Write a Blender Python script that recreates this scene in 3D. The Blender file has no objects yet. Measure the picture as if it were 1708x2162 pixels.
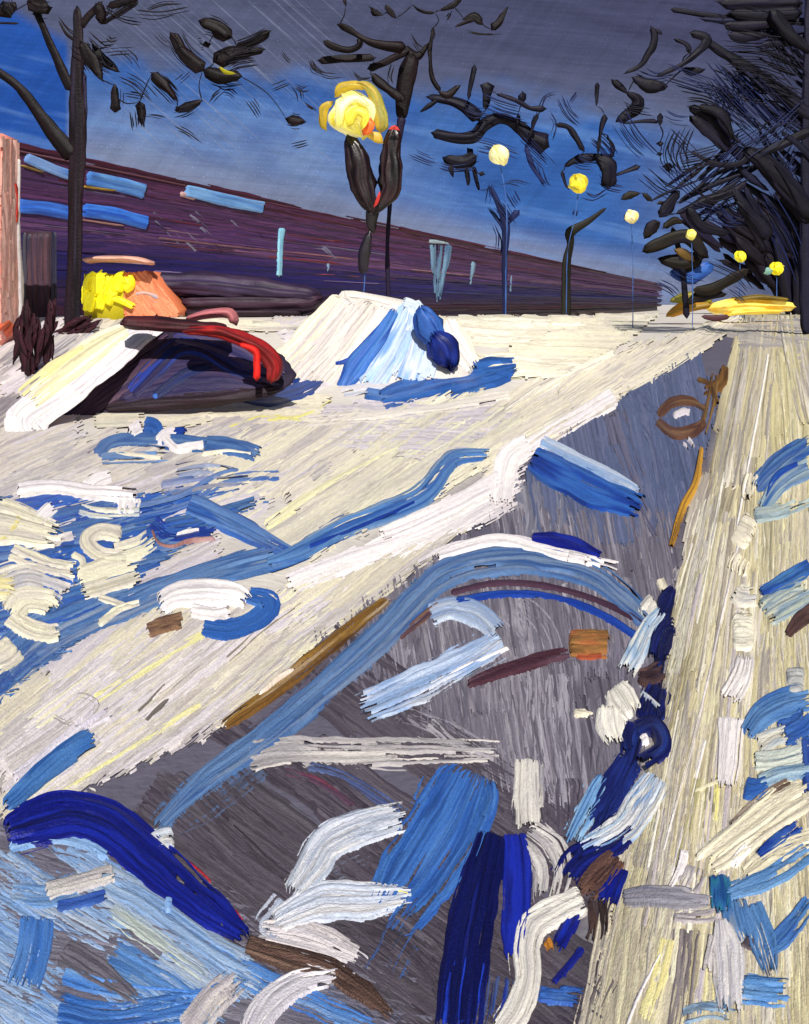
# Snowy park path at night: lamps in a row, a long maroon hall, bare trees, a snowed-in car.
# Everything is laid out in metres; px() helpers only convert sketch measurements to ground positions.
import bpy, math, random
import numpy as np

rng = np.random.default_rng(7)
random.seed(7)
F = 1900.0          # focal length in sketch units
CX, HY = 854.0, 640.0
CAMZ = 2.2
VPX = 1590.0
SL = 0.387          # the path runs along (SL, 1)

scn = bpy.context.scene
col = scn.collection


def lin(h):
    h = h.lstrip('#')
    c = [int(h[i:i + 2], 16) / 255 for i in (0, 2, 4)]
    return [x / 12.92 if x <= .04045 else ((x + .055) / 1.055) ** 2.4 for x in c]


def S(a, b, x):
    t = np.clip((x - a) / (b - a), 0, 1)
    return t * t * (3 - 2 * t)


# ------------------------------------------------------------------ terrain
def terrain(x, y):
    q = x - SL * y
    z = -0.10 * S(-3.6, -3.1, q) * (1 - S(-0.65, -0.3, q))
    z = z + 0.10 * np.exp(-((q + 3.95) / 0.45) ** 2)
    z = z + 1.74 * S(19, 30, y) * (1 - S(33, 46, y)) * (1 - S(-6.2, -3.9, q))
    z = z + 0.02 * np.sin(x * 1.3 + 0.7 * y) * np.sin(y * 0.9 - 0.4 * x) * np.clip(1.5 - y / 40, 0, 1)
    return z


# inverse depth of the ground for sketch positions, on a coarse grid
GU = np.arange(-800, 2600, 8.0)
GV = np.arange(600, 2320, 8.0)
def _ground_grid():
    U, V = np.meshgrid(GU, GV, indexing='ij')
    a = (U - CX) / F; b = (HY - V) / F
    Ds = np.geomspace(1.6, 1400, 340)
    res = np.full(U.shape, 1400.0); prev = np.full(U.shape, 1.6); done = np.zeros(U.shape, bool)
    lo = prev.copy(); hi = res.copy()
    for D in Ds:
        below = (CAMZ + b * D) < terrain(a * D, D)
        new = below & ~done
        hi[new] = D; lo[new] = prev[new]
        done |= below
        prev[:] = D
    for _ in range(18):
        m = .5 * (lo + hi)
        below = (CAMZ + b * m) < terrain(a * m, m)
        hi = np.where(below & done, m, hi); lo = np.where(~below & done, m, lo)
    res = np.where(done, .5 * (lo + hi), 1400.0)
    return 1 / res
GINV = _ground_grid()


def ground_depth(u, v):
    fu = np.clip((u - GU[0]) / 8.0, 0, len(GU) - 1.001); fv = np.clip((v - GV[0]) / 8.0, 0, len(GV) - 1.001)
    i = fu.astype(int); j = fv.astype(int); fu = fu - i; fv = fv - j
    g = GINV
    r = (g[i, j] * (1 - fu) + g[i + 1, j] * fu) * (1 - fv) + (g[i, j + 1] * (1 - fu) + g[i + 1, j + 1] * fu) * fv
    return 1 / np.maximum(r, 1 / 1400)


def on_ground(u, v, h):
    """sketch position -> point on the snow, raised by h sketch units of that distance"""
    D = ground_depth(u, v)
    x = (u - CX) / F * D
    return np.stack([x, D, terrain(x, D) + h * D / F], -1)


WQ = -29.4
WN = np.array([1, -SL, 0]) / math.hypot(1, SL)
def on_wall(u, v, h):
    D = WQ * F / (np.minimum(u, 1480) - VPX)
    p = np.stack([(u - CX) / F * D, D, CAMZ + (HY - v) / F * D], -1)
    return p + WN * (h * D / F)[..., None]


def on_plane(D):
    def f(u, v, h):
        return np.stack([(u - CX) / F * D, D - h * D / F, CAMZ + (HY - v) / F * D + 0 * u], -1)
    return f


def at(u, v, D):
    return np.array([(u - CX) / F * D, D, CAMZ + (HY - v) / F * D])


# ------------------------------------------------------------------ mesh collector
def gd(u, v):
    return float(ground_depth(np.array([float(u)]), np.array([float(v)]))[0])


class MB:
    def __init__(s):
        s.v = []; s.f = []; s.c = []; s.s = []; s.n = 0

    def add(s, verts, faces, cols, suv):
        if len(faces) == 0: return
        used = np.unique(faces)
        remap = np.full(len(verts), -1); remap[used] = np.arange(len(used))
        s.v.append(verts[used]); s.f.append(remap[faces] + s.n); s.c.append(cols[used]); s.s.append(suv[used])
        s.n += len(used)

    def solid(s, verts, faces, colour):
        """plain solid given as verts and quads (lists)"""
        v = np.array(verts, float); f = np.array(faces)
        c = np.tile(np.array(lin(colour)), (len(v), 1)) * (0.92 + .16 * rng.random((len(v), 1)))
        s.add(v, f, c, np.stack([v[:, 0] * 20 + v[:, 1] * 7, v[:, 2] * 20], -1))

    def build(s, name, mat, parent=None, origin=None):
        me = bpy.data.meshes.new(name)
        V = np.concatenate(s.v).astype(np.float32); Q = np.concatenate(s.f).astype(np.int32)
        C = np.concatenate(s.c).astype(np.float32); UV = np.concatenate(s.s).astype(np.float32)
        o = np.zeros(3, np.float32)
        if parent is not None: o = np.array(ORIGIN[parent.name], np.float32)
        elif origin is not None: o = np.array(origin, np.float32)
        V = V - o
        nq = len(Q)
        me.vertices.add(len(V)); me.vertices.foreach_set('co', V.ravel())
        me.loops.add(nq * 4); me.loops.foreach_set('vertex_index', Q.ravel())
        me.polygons.add(nq); me.polygons.foreach_set('loop_start', np.arange(0, nq * 4, 4, dtype=np.int32))
        me.polygons.foreach_set('use_smooth', np.ones(nq, bool))
        a = me.attributes.new('pigment', 'FLOAT_COLOR', 'POINT')
        a.data.foreach_set('color', np.concatenate([C, np.ones((len(C), 1), np.float32)], 1).ravel())
        b = me.attributes.new('grain', 'FLOAT_VECTOR', 'POINT')
        b.data.foreach_set('vector', np.concatenate([UV, np.zeros((len(UV), 1), np.float32)], 1).ravel())
        me.update(calc_edges=True); me.validate()
        me.materials.append(mat)
        ob = bpy.data.objects.new(name, me); col.objects.link(ob)
        if parent is not None: ob.parent = parent
        else: ob.location = o.tolist()
        return ob


ORIGIN = {}


def tag(o, label, cat, group=None):
    o['label'] = label; o['category'] = cat
    if group: o['group'] = group
    return o


def struct(o, kind='structure'):
    o['kind'] = kind; return o


def thing(name, label, cat, loc, group=None):
    o = bpy.data.objects.new(name, None); col.objects.link(o)
    o.location = [float(k) for k in loc]; ORIGIN[o.name] = [float(k) for k in loc]
    o.empty_display_size = .3
    return tag(o, label, cat, group)


# ------------------------------------------------------------------ noise and curves
def vnoise(n, m, cn, cm):
    """smooth random field n x m with about cn x cm cells, 0..1"""
    g = rng.random((max(2, int(cn) + 2), max(2, int(cm) + 2)))
    a = np.linspace(0, g.shape[0] - 1.001, n); b = np.linspace(0, g.shape[1] - 1.001, m)
    i = a.astype(int); j = b.astype(int); fa = (a - i)[:, None]; fb = (b - j)[None]
    fa = fa * fa * (3 - 2 * fa); fb = fb * fb * (3 - 2 * fb)
    return (g[i][:, j] * (1 - fa) + g[i + 1][:, j] * fa) * (1 - fb) + (g[i][:, j + 1] * (1 - fa) + g[i + 1][:, j + 1] * fa) * fb


def spline(path, step):
    P = np.array(path, float)
    if len(P) == 1: P = np.array([P[0], P[0] + [1, 0]])
    E = np.vstack([2 * P[0] - P[1], P, 2 * P[-1] - P[-2]])
    out = []
    for k in range(len(P) - 1):
        p0, p1, p2, p3 = E[k:k + 4]
        n = max(2, int(np.linalg.norm(p2 - p1) / step) + 1)
        t = np.linspace(0, 1, n, endpoint=False)[:, None]
        out.append(.5 * ((2 * p1) + (-p0 + p2) * t + (2 * p0 - 5 * p1 + 4 * p2 - p3) * t ** 2 + (-p0 + 3 * p1 - 3 * p2 + p3) * t ** 3))
    out.append(P[-1:])
    Q = np.vstack(out)
    par = np.concatenate([np.linspace(k, k + 1, len(o), endpoint=False) for k, o in enumerate(out[:-1])] + [[len(P) - 1]])
    return Q, par


def inside(poly, u, v):
    poly = np.array(poly, float); r = np.zeros(u.shape, bool)
    x0, y0 = poly[-1]
    for x1, y1 in poly:
        c = ((y0 > v) != (y1 > v)) & (u < (x1 - x0) * (v - y0) / (y1 - y0 + 1e-9) + x0)
        r ^= c; x0, y0 = x1, y1
    return r


HAIR = .70          # how dark the odd deep furrow is


def bristle_mix(cols, n, m, streak=1.0, length=200.0):
    """colour per (along, across) from a list of hex colours, pulled out in streaks"""
    C = np.array([lin(c) for c in cols])
    k = len(C)
    w = vnoise(n, m, max(1, length / 300), m / 4) * .6 + vnoise(n, m, max(1, length / 200), m / 1.3) * .4
    w = np.clip((w - .5) * 1.7 + .5, 0, .9999) * (k - 1) if k > 1 else np.zeros((n, m))
    i = np.minimum(w.astype(int), max(k - 2, 0)); f = (w - i)[..., None]
    j = np.minimum(i + 1, k - 1)
    f = f * f * (3 - 2 * f)
    c = C[i] * (1 - f) + C[j] * f
    hair = np.where(rng.random((1, m)) < .17, HAIR, 1.0)
    hair = 1 - (1 - hair) * (vnoise(n, m, max(1, length / 60), m) > .35)
    val = hair * (1 + streak * (.16 * (rng.random((1, m)) - .5) + .10 * (vnoise(n, m, max(1, length / 30), m / 1.2) - .5)))
    return c * val[..., None]


BP = 2.7           # spacing of bristles in sketch units


def ribbon(mb, path, w, cols, layer=1, cov=1.0, h=1.0, dome=0.0, surf=on_ground, clip=None, rag=.35, taper=0.0, streak=1.0, step=6.0, clipn=14):
    """a ridge of snow, ice or paint: long bristle furrows, ragged ends, gaps where cov < 1"""
    C, par = spline(path, step)
    n = len(C)
    W = np.interp(par, np.linspace(0, len(path) - 1 if len(path) > 1 else 1, len(w)), w) if isinstance(w, (list, tuple)) else np.full(n, float(w))
    wm = float(W.max())
    m = max(5, int(wm / BP) + 1)
    T = np.gradient(C, axis=0); T /= np.linalg.norm(T, axis=1)[:, None] + 1e-9
    N = np.stack([-T[:, 1], T[:, 0]], -1)
    L = np.concatenate([[0], np.cumsum(np.linalg.norm(np.diff(C, axis=0), axis=1))]); LL = L[-1]
    t = np.linspace(-.5, .5, m)
    sN = L / max(LL, 1)
    prof = np.ones(n)
    # round the two ends like a loaded brush
    e = min(.16 * wm, .3 * LL) + 1e-6
    dist = np.minimum(L, LL - L)
    prof = .62 + .38 * np.sqrt(np.clip(1 - (1 - np.clip(dist / e, 0, 1)) ** 2, 0, 1))
    if taper: prof = prof * (1 - taper * sN)
    edge = 1 + .10 * (vnoise(n, m, LL / 22, m / 1.5) - .5) * np.abs(2 * t[None]) ** 2 + .08 * (vnoise(n, 1 if m < 2 else m, LL / 60, 1) - .5)
    off = t[None] * (W * prof)[:, None] * edge + (vnoise(n, m, LL / 40, 2) - .5) * min(4, wm * .08)
    U = C[:, 0][:, None] + N[:, 0][:, None] * off
    V = C[:, 1][:, None] + N[:, 1][:, None] * off
    # furrows
    hb = rng.random(m); hb = .55 * hb + .45 * vnoise(1, m, 1, m / 3)[0]
    H = hb[None] * (.65 + .7 * vnoise(n, m, LL / 50, m / 2)) * 3.4 * h + vnoise(n, m, LL / 14, m / 1.3) * .8 * h
    if dome: H = H + .45 * dome * np.sqrt(np.clip(1 - (2 * t[None]) ** 2, 0, 1)) * np.sqrt(np.clip(dist / (e + 1e-6), 0, 1))[:, None]
    c2 = None
    if cov < .97:
        c2 = .85 * vnoise(n, m, LL / 260, m / 1.3) + .15 * vnoise(n, m, LL / 50, m / 1.1)
        c2 = c2 + .16 * (sN[:, None] - .4) + .10 * (np.abs(2 * t[None]) ** 3)
        th = np.quantile(c2, cov)
        H = H * S(0, .10, th + .02 - c2) + layer * .55 * (.3 + .7 * S(0, .08, th + .02 - c2))
    else:
        H = H + layer * .55
    Hs = H.copy()
    Hs[:, 0] = 0; Hs[:, -1] = 0; Hs[0] *= .3; Hs[-1] *= .3
    V2 = V + layer * .45
    pos = surf(U.ravel(), V2.ravel(), Hs.ravel())
    cc = bristle_mix(cols, n, m, streak, LL).reshape(-1, 3)
    q = np.arange(n * m).reshape(n, m)
    faces = np.stack([q[:-1, :-1], q[1:, :-1], q[1:, 1:], q[:-1, 1:]], -1)
    keep = np.ones((n - 1, m - 1), bool)
    # ragged ends
    r0 = rng.random(m - 1) ** 2 * rag * wm; r1 = (.5 * rng.random(m - 1) ** 1.3 + .5 * vnoise(1, m - 1, 1, m / 4)[0]) * rag * wm * 1.6
    Lc = .5 * (L[1:] + L[:-1])[:, None]
    if LL > 1.2 * wm: keep &= (Lc > r0[None] * .6) & (LL - Lc > r1[None])
    if c2 is not None: keep &= .25 * (c2[1:, 1:] + c2[:-1, 1:] + c2[1:, :-1] + c2[:-1, :-1]) < th
    if clip is not None:
        um = .25 * (U[:-1, :-1] + U[1:, :-1] + U[1:, 1:] + U[:-1, 1:]); vm = .25 * (V[:-1, :-1] + V[1:, :-1] + V[1:, 1:] + V[:-1, 1:])
        j1 = (vnoise(n - 1, m - 1, LL / 20, m / 1.3) - .5) * clipn
        keep &= inside(clip, um + j1, vm + j1)
    suv = np.stack([np.repeat(L[:, None], m, 1) / 10, np.repeat((t * wm)[None], n, 0) / 10], -1).reshape(-1, 2)
    mb.add(pos, faces[keep], cc, suv + rng.random(2) * 50)


def fill(mb, poly, ang, pal, w=(45, 80), length=(180, 360), density=2.0, layer=1, cov=.85, h=1.0, surf=on_ground, vp=None, bend=.06, clipn=10, streak=1.0):
    """cover an area with overlapping ridges running one way (or towards a point)"""
    P = np.array(poly, float); lo = P.min(0); hi = P.max(0)
    x, y = P[:, 0], P[:, 1]
    A = abs(np.dot(x, np.roll(y, 1)) - np.dot(y, np.roll(x, 1))) / 2
    n = max(2, int(A / (np.mean(w) * np.mean(length)) * density))
    k = 0
    while k < n:
        c = lo + rng.random(2) * (hi - lo)
        if not inside(poly, np.array([c[0]]), np.array([c[1]]))[0]: continue
        a = math.radians(ang) if vp is None else math.atan2(vp[1] - c[1], vp[0] - c[0])
        a += rng.normal() * .02
        L = rng.uniform(*length); d = np.array([math.cos(a), math.sin(a)]); nn = np.array([-d[1], d[0]])
        b = rng.normal() * bend * L * .3
        ww = rng.uniform(*w) * 1.25
        cl = random.choice(pal)
        ribbon(mb, [c - d * L / 2, c + nn * b, c + d * L / 2], ww, cl, layer + rng.random() * 1.5, min(1, cov * rng.uniform(.98, 1.12)), h, clip=poly, surf=surf, clipn=clipn, streak=streak)
        k += 1


def tube(mb, path, w, cols, D, dr=None, sides=20, groove=.16, step=7.0, rag=True, cap=.5, wob=0.0):
    """a solid limb or clump with furrowed skin; dr = half depth in metres"""
    C, par = spline(path, step)
    n = len(C)
    W = np.interp(par, np.linspace(0, len(path) - 1 if len(path) > 1 else 1, len(w)), w) if isinstance(w, (list, tuple)) else np.full(n, float(w))
    Dv = np.interp(par, np.linspace(0, max(1, len(path) - 1), len(D)), D) if isinstance(D, (list, tuple)) else np.full(n, float(D))
    T = np.gradient(C, axis=0); T /= np.linalg.norm(T, axis=1)[:, None] + 1e-9
    N = np.stack([-T[:, 1], T[:, 0]], -1)
    L = np.concatenate([[0], np.cumsum(np.linalg.norm(np.diff(C, axis=0), axis=1))]); LL = L[-1]
    e = min(cap * W.mean(), .45 * LL) + 1e-6
    dist = np.minimum(L, LL - L)
    prof = np.sqrt(np.clip(1 - (1 - np.clip(dist / e, 0, 1)) ** 2, 0.0, 1))
    prof = np.maximum(prof ** .8, .03)
    sgn = L / max(LL, 1e-6)
    ang = np.linspace(0, 2 * np.pi, sides, endpoint=False)
    sides = max(sides, min(40, int(W.mean() * .9)))
    ang = np.linspace(0, 2 * np.pi, sides, endpoint=False)
    g = 1 + 1.3 * groove * (2 * rng.random((1, sides)) - 1) + groove * (2 * vnoise(n, sides, LL / 30, sides / 1.5) - 1)
    R = (W / 2 * prof)[:, None] * g
    a = np.cos(ang)[None] * R
    U = C[:, 0][:, None] + N[:, 0][:, None] * a
    V = C[:, 1][:, None] + N[:, 1][:, None] * a
    endp = np.clip(1 - dist / (1.3 * e), 0, 1)[:, None] * np.where(sgn < .5, -1, 1)[:, None]
    ro = (rng.random((1, sides)) - .35) * W.mean() * .45
    U = U + T[:, 0][:, None] * ro * endp; V = V + T[:, 1][:, None] * ro * endp
    if wob: U = U + (vnoise(n, sides, LL / 25, sides / 2) - .5) * wob
    depth_r = ((W / 2 * Dv / F * .3) if dr is None else np.full(n, dr))[:, None] * prof[:, None] * g
    Y = Dv[:, None] - np.sin(ang)[None] * depth_r
    X = (U - CX) / F * Dv[:, None]; Z = CAMZ + (HY - V) / F * Dv[:, None]
    pos = np.stack([X, Y, Z], -1).reshape(-1, 3)
    cc = bristle_mix(cols, n, sides, 1.0, LL).reshape(-1, 3)
    q = np.arange(n * sides).reshape(n, sides); qn = np.roll(q, -1, 1)
    faces = np.stack([q[:-1], q[1:], qn[1:], qn[:-1]], -1).reshape(-1, 4)
    suv = np.stack([np.repeat(L[:, None], sides, 1) / 10, np.repeat((ang * W.mean() / 6)[None], n, 0) / 10], -1).reshape(-1, 2)
    mb.add(pos, faces, cc, suv + rng.random(2) * 50)


class Loft:
    """solid mound: a stack of level oval rings between a left and a right outline"""
    def __init__(s, left, right, D, k=.6, bmax=9.0, lean=0.0):
        s.l = np.array(sorted(left, key=lambda p: p[1]), float); s.r = np.array(sorted(right, key=lambda p: p[1]), float)
        s.v0 = max(s.l[0, 1], s.r[0, 1]); s.v1 = min(s.l[-1, 1], s.r[-1, 1])
        s.D = D; s.k = k; s.bmax = bmax; s.lean = lean

    def row(s, v):
        vc = np.clip(v, s.v0, s.v1)
        a = np.interp(vc, s.l[:, 1], s.l[:, 0]); b = np.interp(vc, s.r[:, 1], s.r[:, 0])
        hw = np.maximum(.5 * (b - a), 1)
        D = s.D + s.lean * (s.v1 - vc) / F * s.D
        return .5 * (a + b), hw, np.minimum(s.k * hw / F * s.D, s.bmax), D

    def front(s, u, v, h):
        c, hw, b, D = s.row(v)
        x = np.clip((u - c) / hw, -1, 1)
        Y = D - b * np.sqrt(1 - x * x) - h * D / F
        return np.stack([(u - CX) / F * Y, Y, CAMZ + (HY - v) / F * Y], -1)

    def solid(s, mb, cols, n=40, m=44):
        v = np.linspace(s.v0, s.v1, n); c, hw, b, D = s.row(v)
        hw = hw * (1 + .03 * (rng.random(n) - .5)); ang = np.linspace(0, 2 * np.pi, m, endpoint=False)
        g = 1 + .03 * (vnoise(n, m, n / 3, m / 3) - .5)
        U = c[:, None] + hw[:, None] * np.cos(ang)[None] * g; Y = D[:, None] - b[:, None] * np.sin(ang)[None] * g
        P = np.stack([(U - CX) / F * Y, Y, CAMZ + (HY - v)[:, None] / F * Y], -1).reshape(-1, 3)
        q = np.arange(n * m).reshape(n, m); qn = np.roll(q, -1, 1)
        f = np.stack([q[:-1], q[1:], qn[1:], qn[:-1]], -1).reshape(-1, 4)
        suv = np.stack([np.repeat(v[:, None], m, 1) / 10, U / 10], -1).reshape(-1, 2)
        mb.add(P, f, bristle_mix(cols, n, m, 1.0, 100).reshape(-1, 3), suv)
        # close the top
        k = len(P); top = np.vstack([P[:m], P[:m].mean(0)[None] + [0, 0, .02]])
        ff = np.array([(i, (i + 1) % m, m, m) for i in range(m)])
        tri = np.stack([ff[:, 0], ff[:, 1], ff[:, 2], ff[:, 2]], -1)
        r = MBtri(top, m)
        mb.add(r[0], r[1], np.tile(np.array(lin(cols[0])), (len(r[0]), 1)), np.zeros((len(r[0]), 2)))


def MBtri(top, m):
    ring = top[:m]; mid = ring * .5 + top[m] * .5
    v = np.vstack([ring, mid]); f = [(i, (i + 1) % m, m + (i + 1) % m, m + i) for i in range(m)]
    h = m // 2
    for i in range(h - 1): f.append((m + i, m + i + 1, m + (m - 2 - i) % m, m + (m - 1 - i) % m))
    return v, np.array(f)


def dry(mb, path, w, cols, D, k=None, dr=None):
    """a spray of fine twigs running side by side"""
    P = np.array(path, float); T = P[-1] - P[0]; T /= np.linalg.norm(T) + 1e-9; N = np.array([-T[1], T[0]])
    k = k or max(3, int(w / 4))
    for i in range(k):
        o = (i / (k - 1) - .5) * w + rng.normal() * 1.0
        a, b = rng.random() * .3, 1 - rng.random() * .3
        p0 = P[0] + (P[-1] - P[0]) * a + N * o; p1 = P[0] + (P[-1] - P[0]) * b + N * o * .9
        mid = .5 * (p0 + p1) + (P[len(P) // 2] - .5 * (P[0] + P[-1])) * .8
        tube(mb, [p0, mid, p1], rng.uniform(1.6, 3.4), cols, D + rng.normal() * .3, sides=5, step=14)


def mass(mb, poly, ang, w, length, cols, D, density=2.0, spread=1.0):
    """a dense clump of overlapping flat sprays"""
    P = np.array(poly, float); lo = P.min(0); hi = P.max(0); x, y = P[:, 0], P[:, 1]
    n = int(abs(np.dot(x, np.roll(y, 1)) - np.dot(y, np.roll(x, 1))) / 2 / (w * length) * density); k = 0
    while k < n:
        c = lo + rng.random(2) * (hi - lo)
        if not inside(poly, c[:1], c[1:])[0]: continue
        a = math.radians(ang + rng.normal() * 10); d = np.array([math.cos(a), math.sin(a)]) * length * rng.uniform(.35, .6)
        ww = w * rng.uniform(.7, 1.2)
        tube(mb, [c - d, c + rng.normal(size=2) * 3, c + d], [ww * .6, ww, ww * .5], cols, D + rng.normal() * spread, sides=14, groove=.2, step=10, wob=5)
        k += 1


def twig_net(mb, leaves, roots, cols, D, w=2.6):
    """join every leaf or bough to its nearest neighbour, back to the trunk"""
    done = [np.array(r, float) for r in roots]; todo = [[np.array(p, float) for p in l] for l in leaves]
    while todo:
        best = None
        for i, l in enumerate(todo):
            for e in (l[0], l[-1]):
                for d in done:
                    q = np.hypot(*(e - d))
                    if best is None or q < best[0]: best = (q, i, e, d)
        q, i, e, d = best; l = todo.pop(i)
        if q > 6:
            n = np.array([-(e - d)[1], (e - d)[0]]) / (q + 1e-6) * rng.normal() * q * .10
            tube(mb, [d, d + (e - d) * .5 + n, e], [w * 1.3, w, w * .7], cols, D + rng.normal() * .1, sides=6, step=9)
        done += l


def box(mb, x0, x1, y0, y1, z0, z1, colour):
    v = [(x0, y0, z0), (x1, y0, z0), (x1, y1, z0), (x0, y1, z0), (x0, y0, z1), (x1, y0, z1), (x1, y1, z1), (x0, y1, z1)]
    f = [(0, 1, 5, 4), (1, 2, 6, 5), (2, 3, 7, 6), (3, 0, 4, 7), (4, 5, 6, 7), (3, 2, 1, 0)]
    mb.solid(v, f, colour)


# ------------------------------------------------------------------ materials
def paint_material(name, rough=.5, bump=.25, emit=0.0, spec=.5, mottle=.12, scale=2.6):
    m = bpy.data.materials.new(name); m.use_nodes = True
    nt = m.node_tree; nd = nt.nodes; ln = nt.links
    b = nd['Principled BSDF']
    at_ = nd.new('ShaderNodeAttribute'); at_.attribute_name = 'pigment'
    g = nd.new('ShaderNodeAttribute'); g.attribute_name = 'grain'
    mp = nd.new('ShaderNodeMapping'); mp.inputs['Scale'].default_value = (.35, 1.6, 1)
    ln.new(g.outputs['Vector'], mp.inputs['Vector'])
    n1 = nd.new('ShaderNodeTexNoise'); n1.inputs['Scale'].default_value = scale; n1.inputs['Detail'].default_value = 3
    ln.new(mp.outputs['Vector'], n1.inputs['Vector'])
    n2 = nd.new('ShaderNodeTexNoise'); n2.inputs['Scale'].default_value = 2.4; n2.inputs['Detail'].default_value = 2
    ln.new(g.outputs['Vector'], n2.inputs['Vector'])
    mr = nd.new('ShaderNodeMapRange'); mr.inputs['From Min'].default_value = .3; mr.inputs['From Max'].default_value = .7
    mr.inputs['To Min'].default_value = 1 - mottle; mr.inputs['To Max'].default_value = 1 + mottle
    ln.new(n1.outputs['Fac'], mr.inputs['Value'])
    mx = nd.new('ShaderNodeVectorMath'); mx.operation = 'SCALE'
    ln.new(at_.outputs['Color'], mx.inputs[0]); ln.new(mr.outputs['Result'], mx.inputs['Scale'])
    ln.new(mx.outputs['Vector'], b.inputs['Base Color'])
    ad = nd.new('ShaderNodeMath'); ad.operation = 'ADD'
    ln.new(n1.outputs['Fac'], ad.inputs[0]); ln.new(n2.outputs['Fac'], ad.inputs[1])
    bp = nd.new('ShaderNodeBump'); bp.inputs['Strength'].default_value = bump; bp.inputs['Distance'].default_value = .02
    ln.new(ad.outputs['Value'], bp.inputs['Height']); ln.new(bp.outputs['Normal'], b.inputs['Normal'])
    b.inputs['Roughness'].default_value = rough
    b.inputs['Specular IOR Level'].default_value = spec
    if emit:
        ln.new(mx.outputs['Vector'], b.inputs['Emission Color']); b.inputs['Emission Strength'].default_value = emit
    return m


M_SNOW = paint_material('packed_snow', .65, .35, spec=.2)
M_ICE_AND_SHADE = paint_material('blue_ice_and_painted_shade', .5, .35, spec=.3)
M_PATH = paint_material('trodden_slush', .65, .35, spec=.2)
M_BARK = paint_material('dark_bark', .55, .6, spec=.16)
M_WALL = paint_material('painted_plaster', .55, .3, spec=.3)
M_CAR = paint_material('car_lacquer', .6, .4, spec=.25)
M_METAL = paint_material('dark_iron', .35, .3, spec=.6)
M_LIT = paint_material('lamp_glass', .45, .3, emit=.45, spec=.4)
M_DULL = paint_material('lit_glass_dim', .5, .3, emit=.25, spec=.4)

# ------------------------------------------------------------------ palettes
CREAM = ['#efe6cc', '#e6dcc4', '#ddd2c0']
CREAMY = ['#efe9ca', '#e9e1c6', '#e3d9c6', '#d2c9bc']
LILAC = ['#ddd3d2', '#d3cad0', '#e6dcd6']
WHITE = ['#faf4ee', '#f3eae8', '#e9e0e2']
GREYL = ['#ccc4be', '#bcb4b4', '#d6cec6']
STRAW = ['#e2d6a8', '#d2c69c', '#b8ad90', '#e6dcb0']
PATHG = ['#7c7684', '#625c68', '#9c96a2']
PATHD = ['#544c56', '#5e5660', '#4a424c']
PATHB = ['#5e6684', '#566080', '#6a7090']
BLUE = ['#28549c', '#305ca4', '#4470ac']
BLUED = ['#16348a', '#1d3f9a', '#24509e']
BLUEL = ['#7c9cc8', '#90acd0', '#688cc0']
BLUEM = ['#446ca4', '#5278ac', '#385e9c', '#6486b0']
PALEB = ['#b0bcd2', '#bec8d6', '#a0b0cc']
NAVY = ['#10164a', '#0c1040', '#182264']
ULTRA = ['#101c86', '#0e1670', '#162a9c']
BROWN = ['#5c4038', '#4a322e', '#6e4c40']
OCHRE = ['#7a5628', '#5e4022', '#8c682e']

# ------------------------------------------------------------------ ground
def ground_sheet():
    mb = MB()
    ys = np.concatenate([np.linspace(-25, .6, 12), np.geomspace(.8, 1300, 230)])
    ts = np.linspace(-1, 1, 301)
    X = np.maximum(6, (3 + 1.9 * np.abs(ys)))[:, None] * ts[None]
    X = X + SL * np.maximum(ys, 0)[:, None] * .5
    Y = np.repeat(ys[:, None], 301, 1)
    Z = terrain(X, Y)
    q = X - SL * Y
    path = S(-3.7, -3.2, q) * (1 - S(-.7, -.35, q))
    right = S(-.5, -.2, q)
    snow = np.array(lin('#d6cec4')); slush = np.array(lin('#625e6c')); straw = np.array(lin('#c0b490'))
    c = snow[None, None] * (1 - path - right)[..., None] + slush * path[..., None] + straw * right[..., None]
    c *= (1 + .12 * (rng.random(X.shape) - .5))[..., None]
    n, m = X.shape
    idx = np.arange(n * m).reshape(n, m)
    f = np.stack([idx[:-1, :-1], idx[:-1, 1:], idx[1:, 1:], idx[1:, :-1]], -1).reshape(-1, 4)
    P = np.stack([X, Y, Z], -1).reshape(-1, 3)
    suv = np.stack([(X - SL * Y) * 60 / np.maximum(2, np.abs(Y)), np.log(np.maximum(Y + 27, 1)) * 200], -1).reshape(-1, 2)
    mb.add(P, f, c.reshape(-1, 3), suv)
    return mb.build('snow_ground', M_SNOW)
struct(ground_sheet())

VP = (1590, 640)

# ---- trodden path
mb = MB()
PATHPOLY = [(1545, 690), (1480, 740), (1300, 850), (1120, 945), (900, 1090), (720, 1240), (560, 1400), (330, 1640), (60, 1900), (-60, 2060), (-60, 2300), (1230, 2300), (1330, 1760), (1400, 1450), (1430, 1200), (1490, 950), (1540, 760)]
fill(mb, [(1545, 690), (1300, 850), (1120, 945), (1100, 1150), (1420, 1150), (1490, 950), (1540, 760)], 78, [PATHB, ['#5c6280', '#666c88', '#545a78']], w=(50, 80), length=(160, 300), density=3.5, layer=1, cov=.95, clipn=10)
fill(mb, [(1060, 1080), (640, 1350), (1000, 1650), (1330, 1700), (1430, 1200), (1420, 1080)], 80, [PATHG, ['#6c6672', '#7d7884', '#5c5664'], ['#968f98', '#6c6672', '#aaa4ac']], w=(45, 80), length=(160, 320), density=3.2, layer=1, cov=.92, clipn=24)
fill(mb, [(760, 1300), (330, 1650), (200, 1900), (900, 2200), (1260, 2200), (1330, 1700), (1000, 1560)], 36, [PATHD, ['#554d57', '#443c46', '#686069'], ['#5f5860', '#4a424c']], w=(45, 80), length=(200, 420), density=3.0, layer=1.2, cov=.85, clipn=24)
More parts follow.
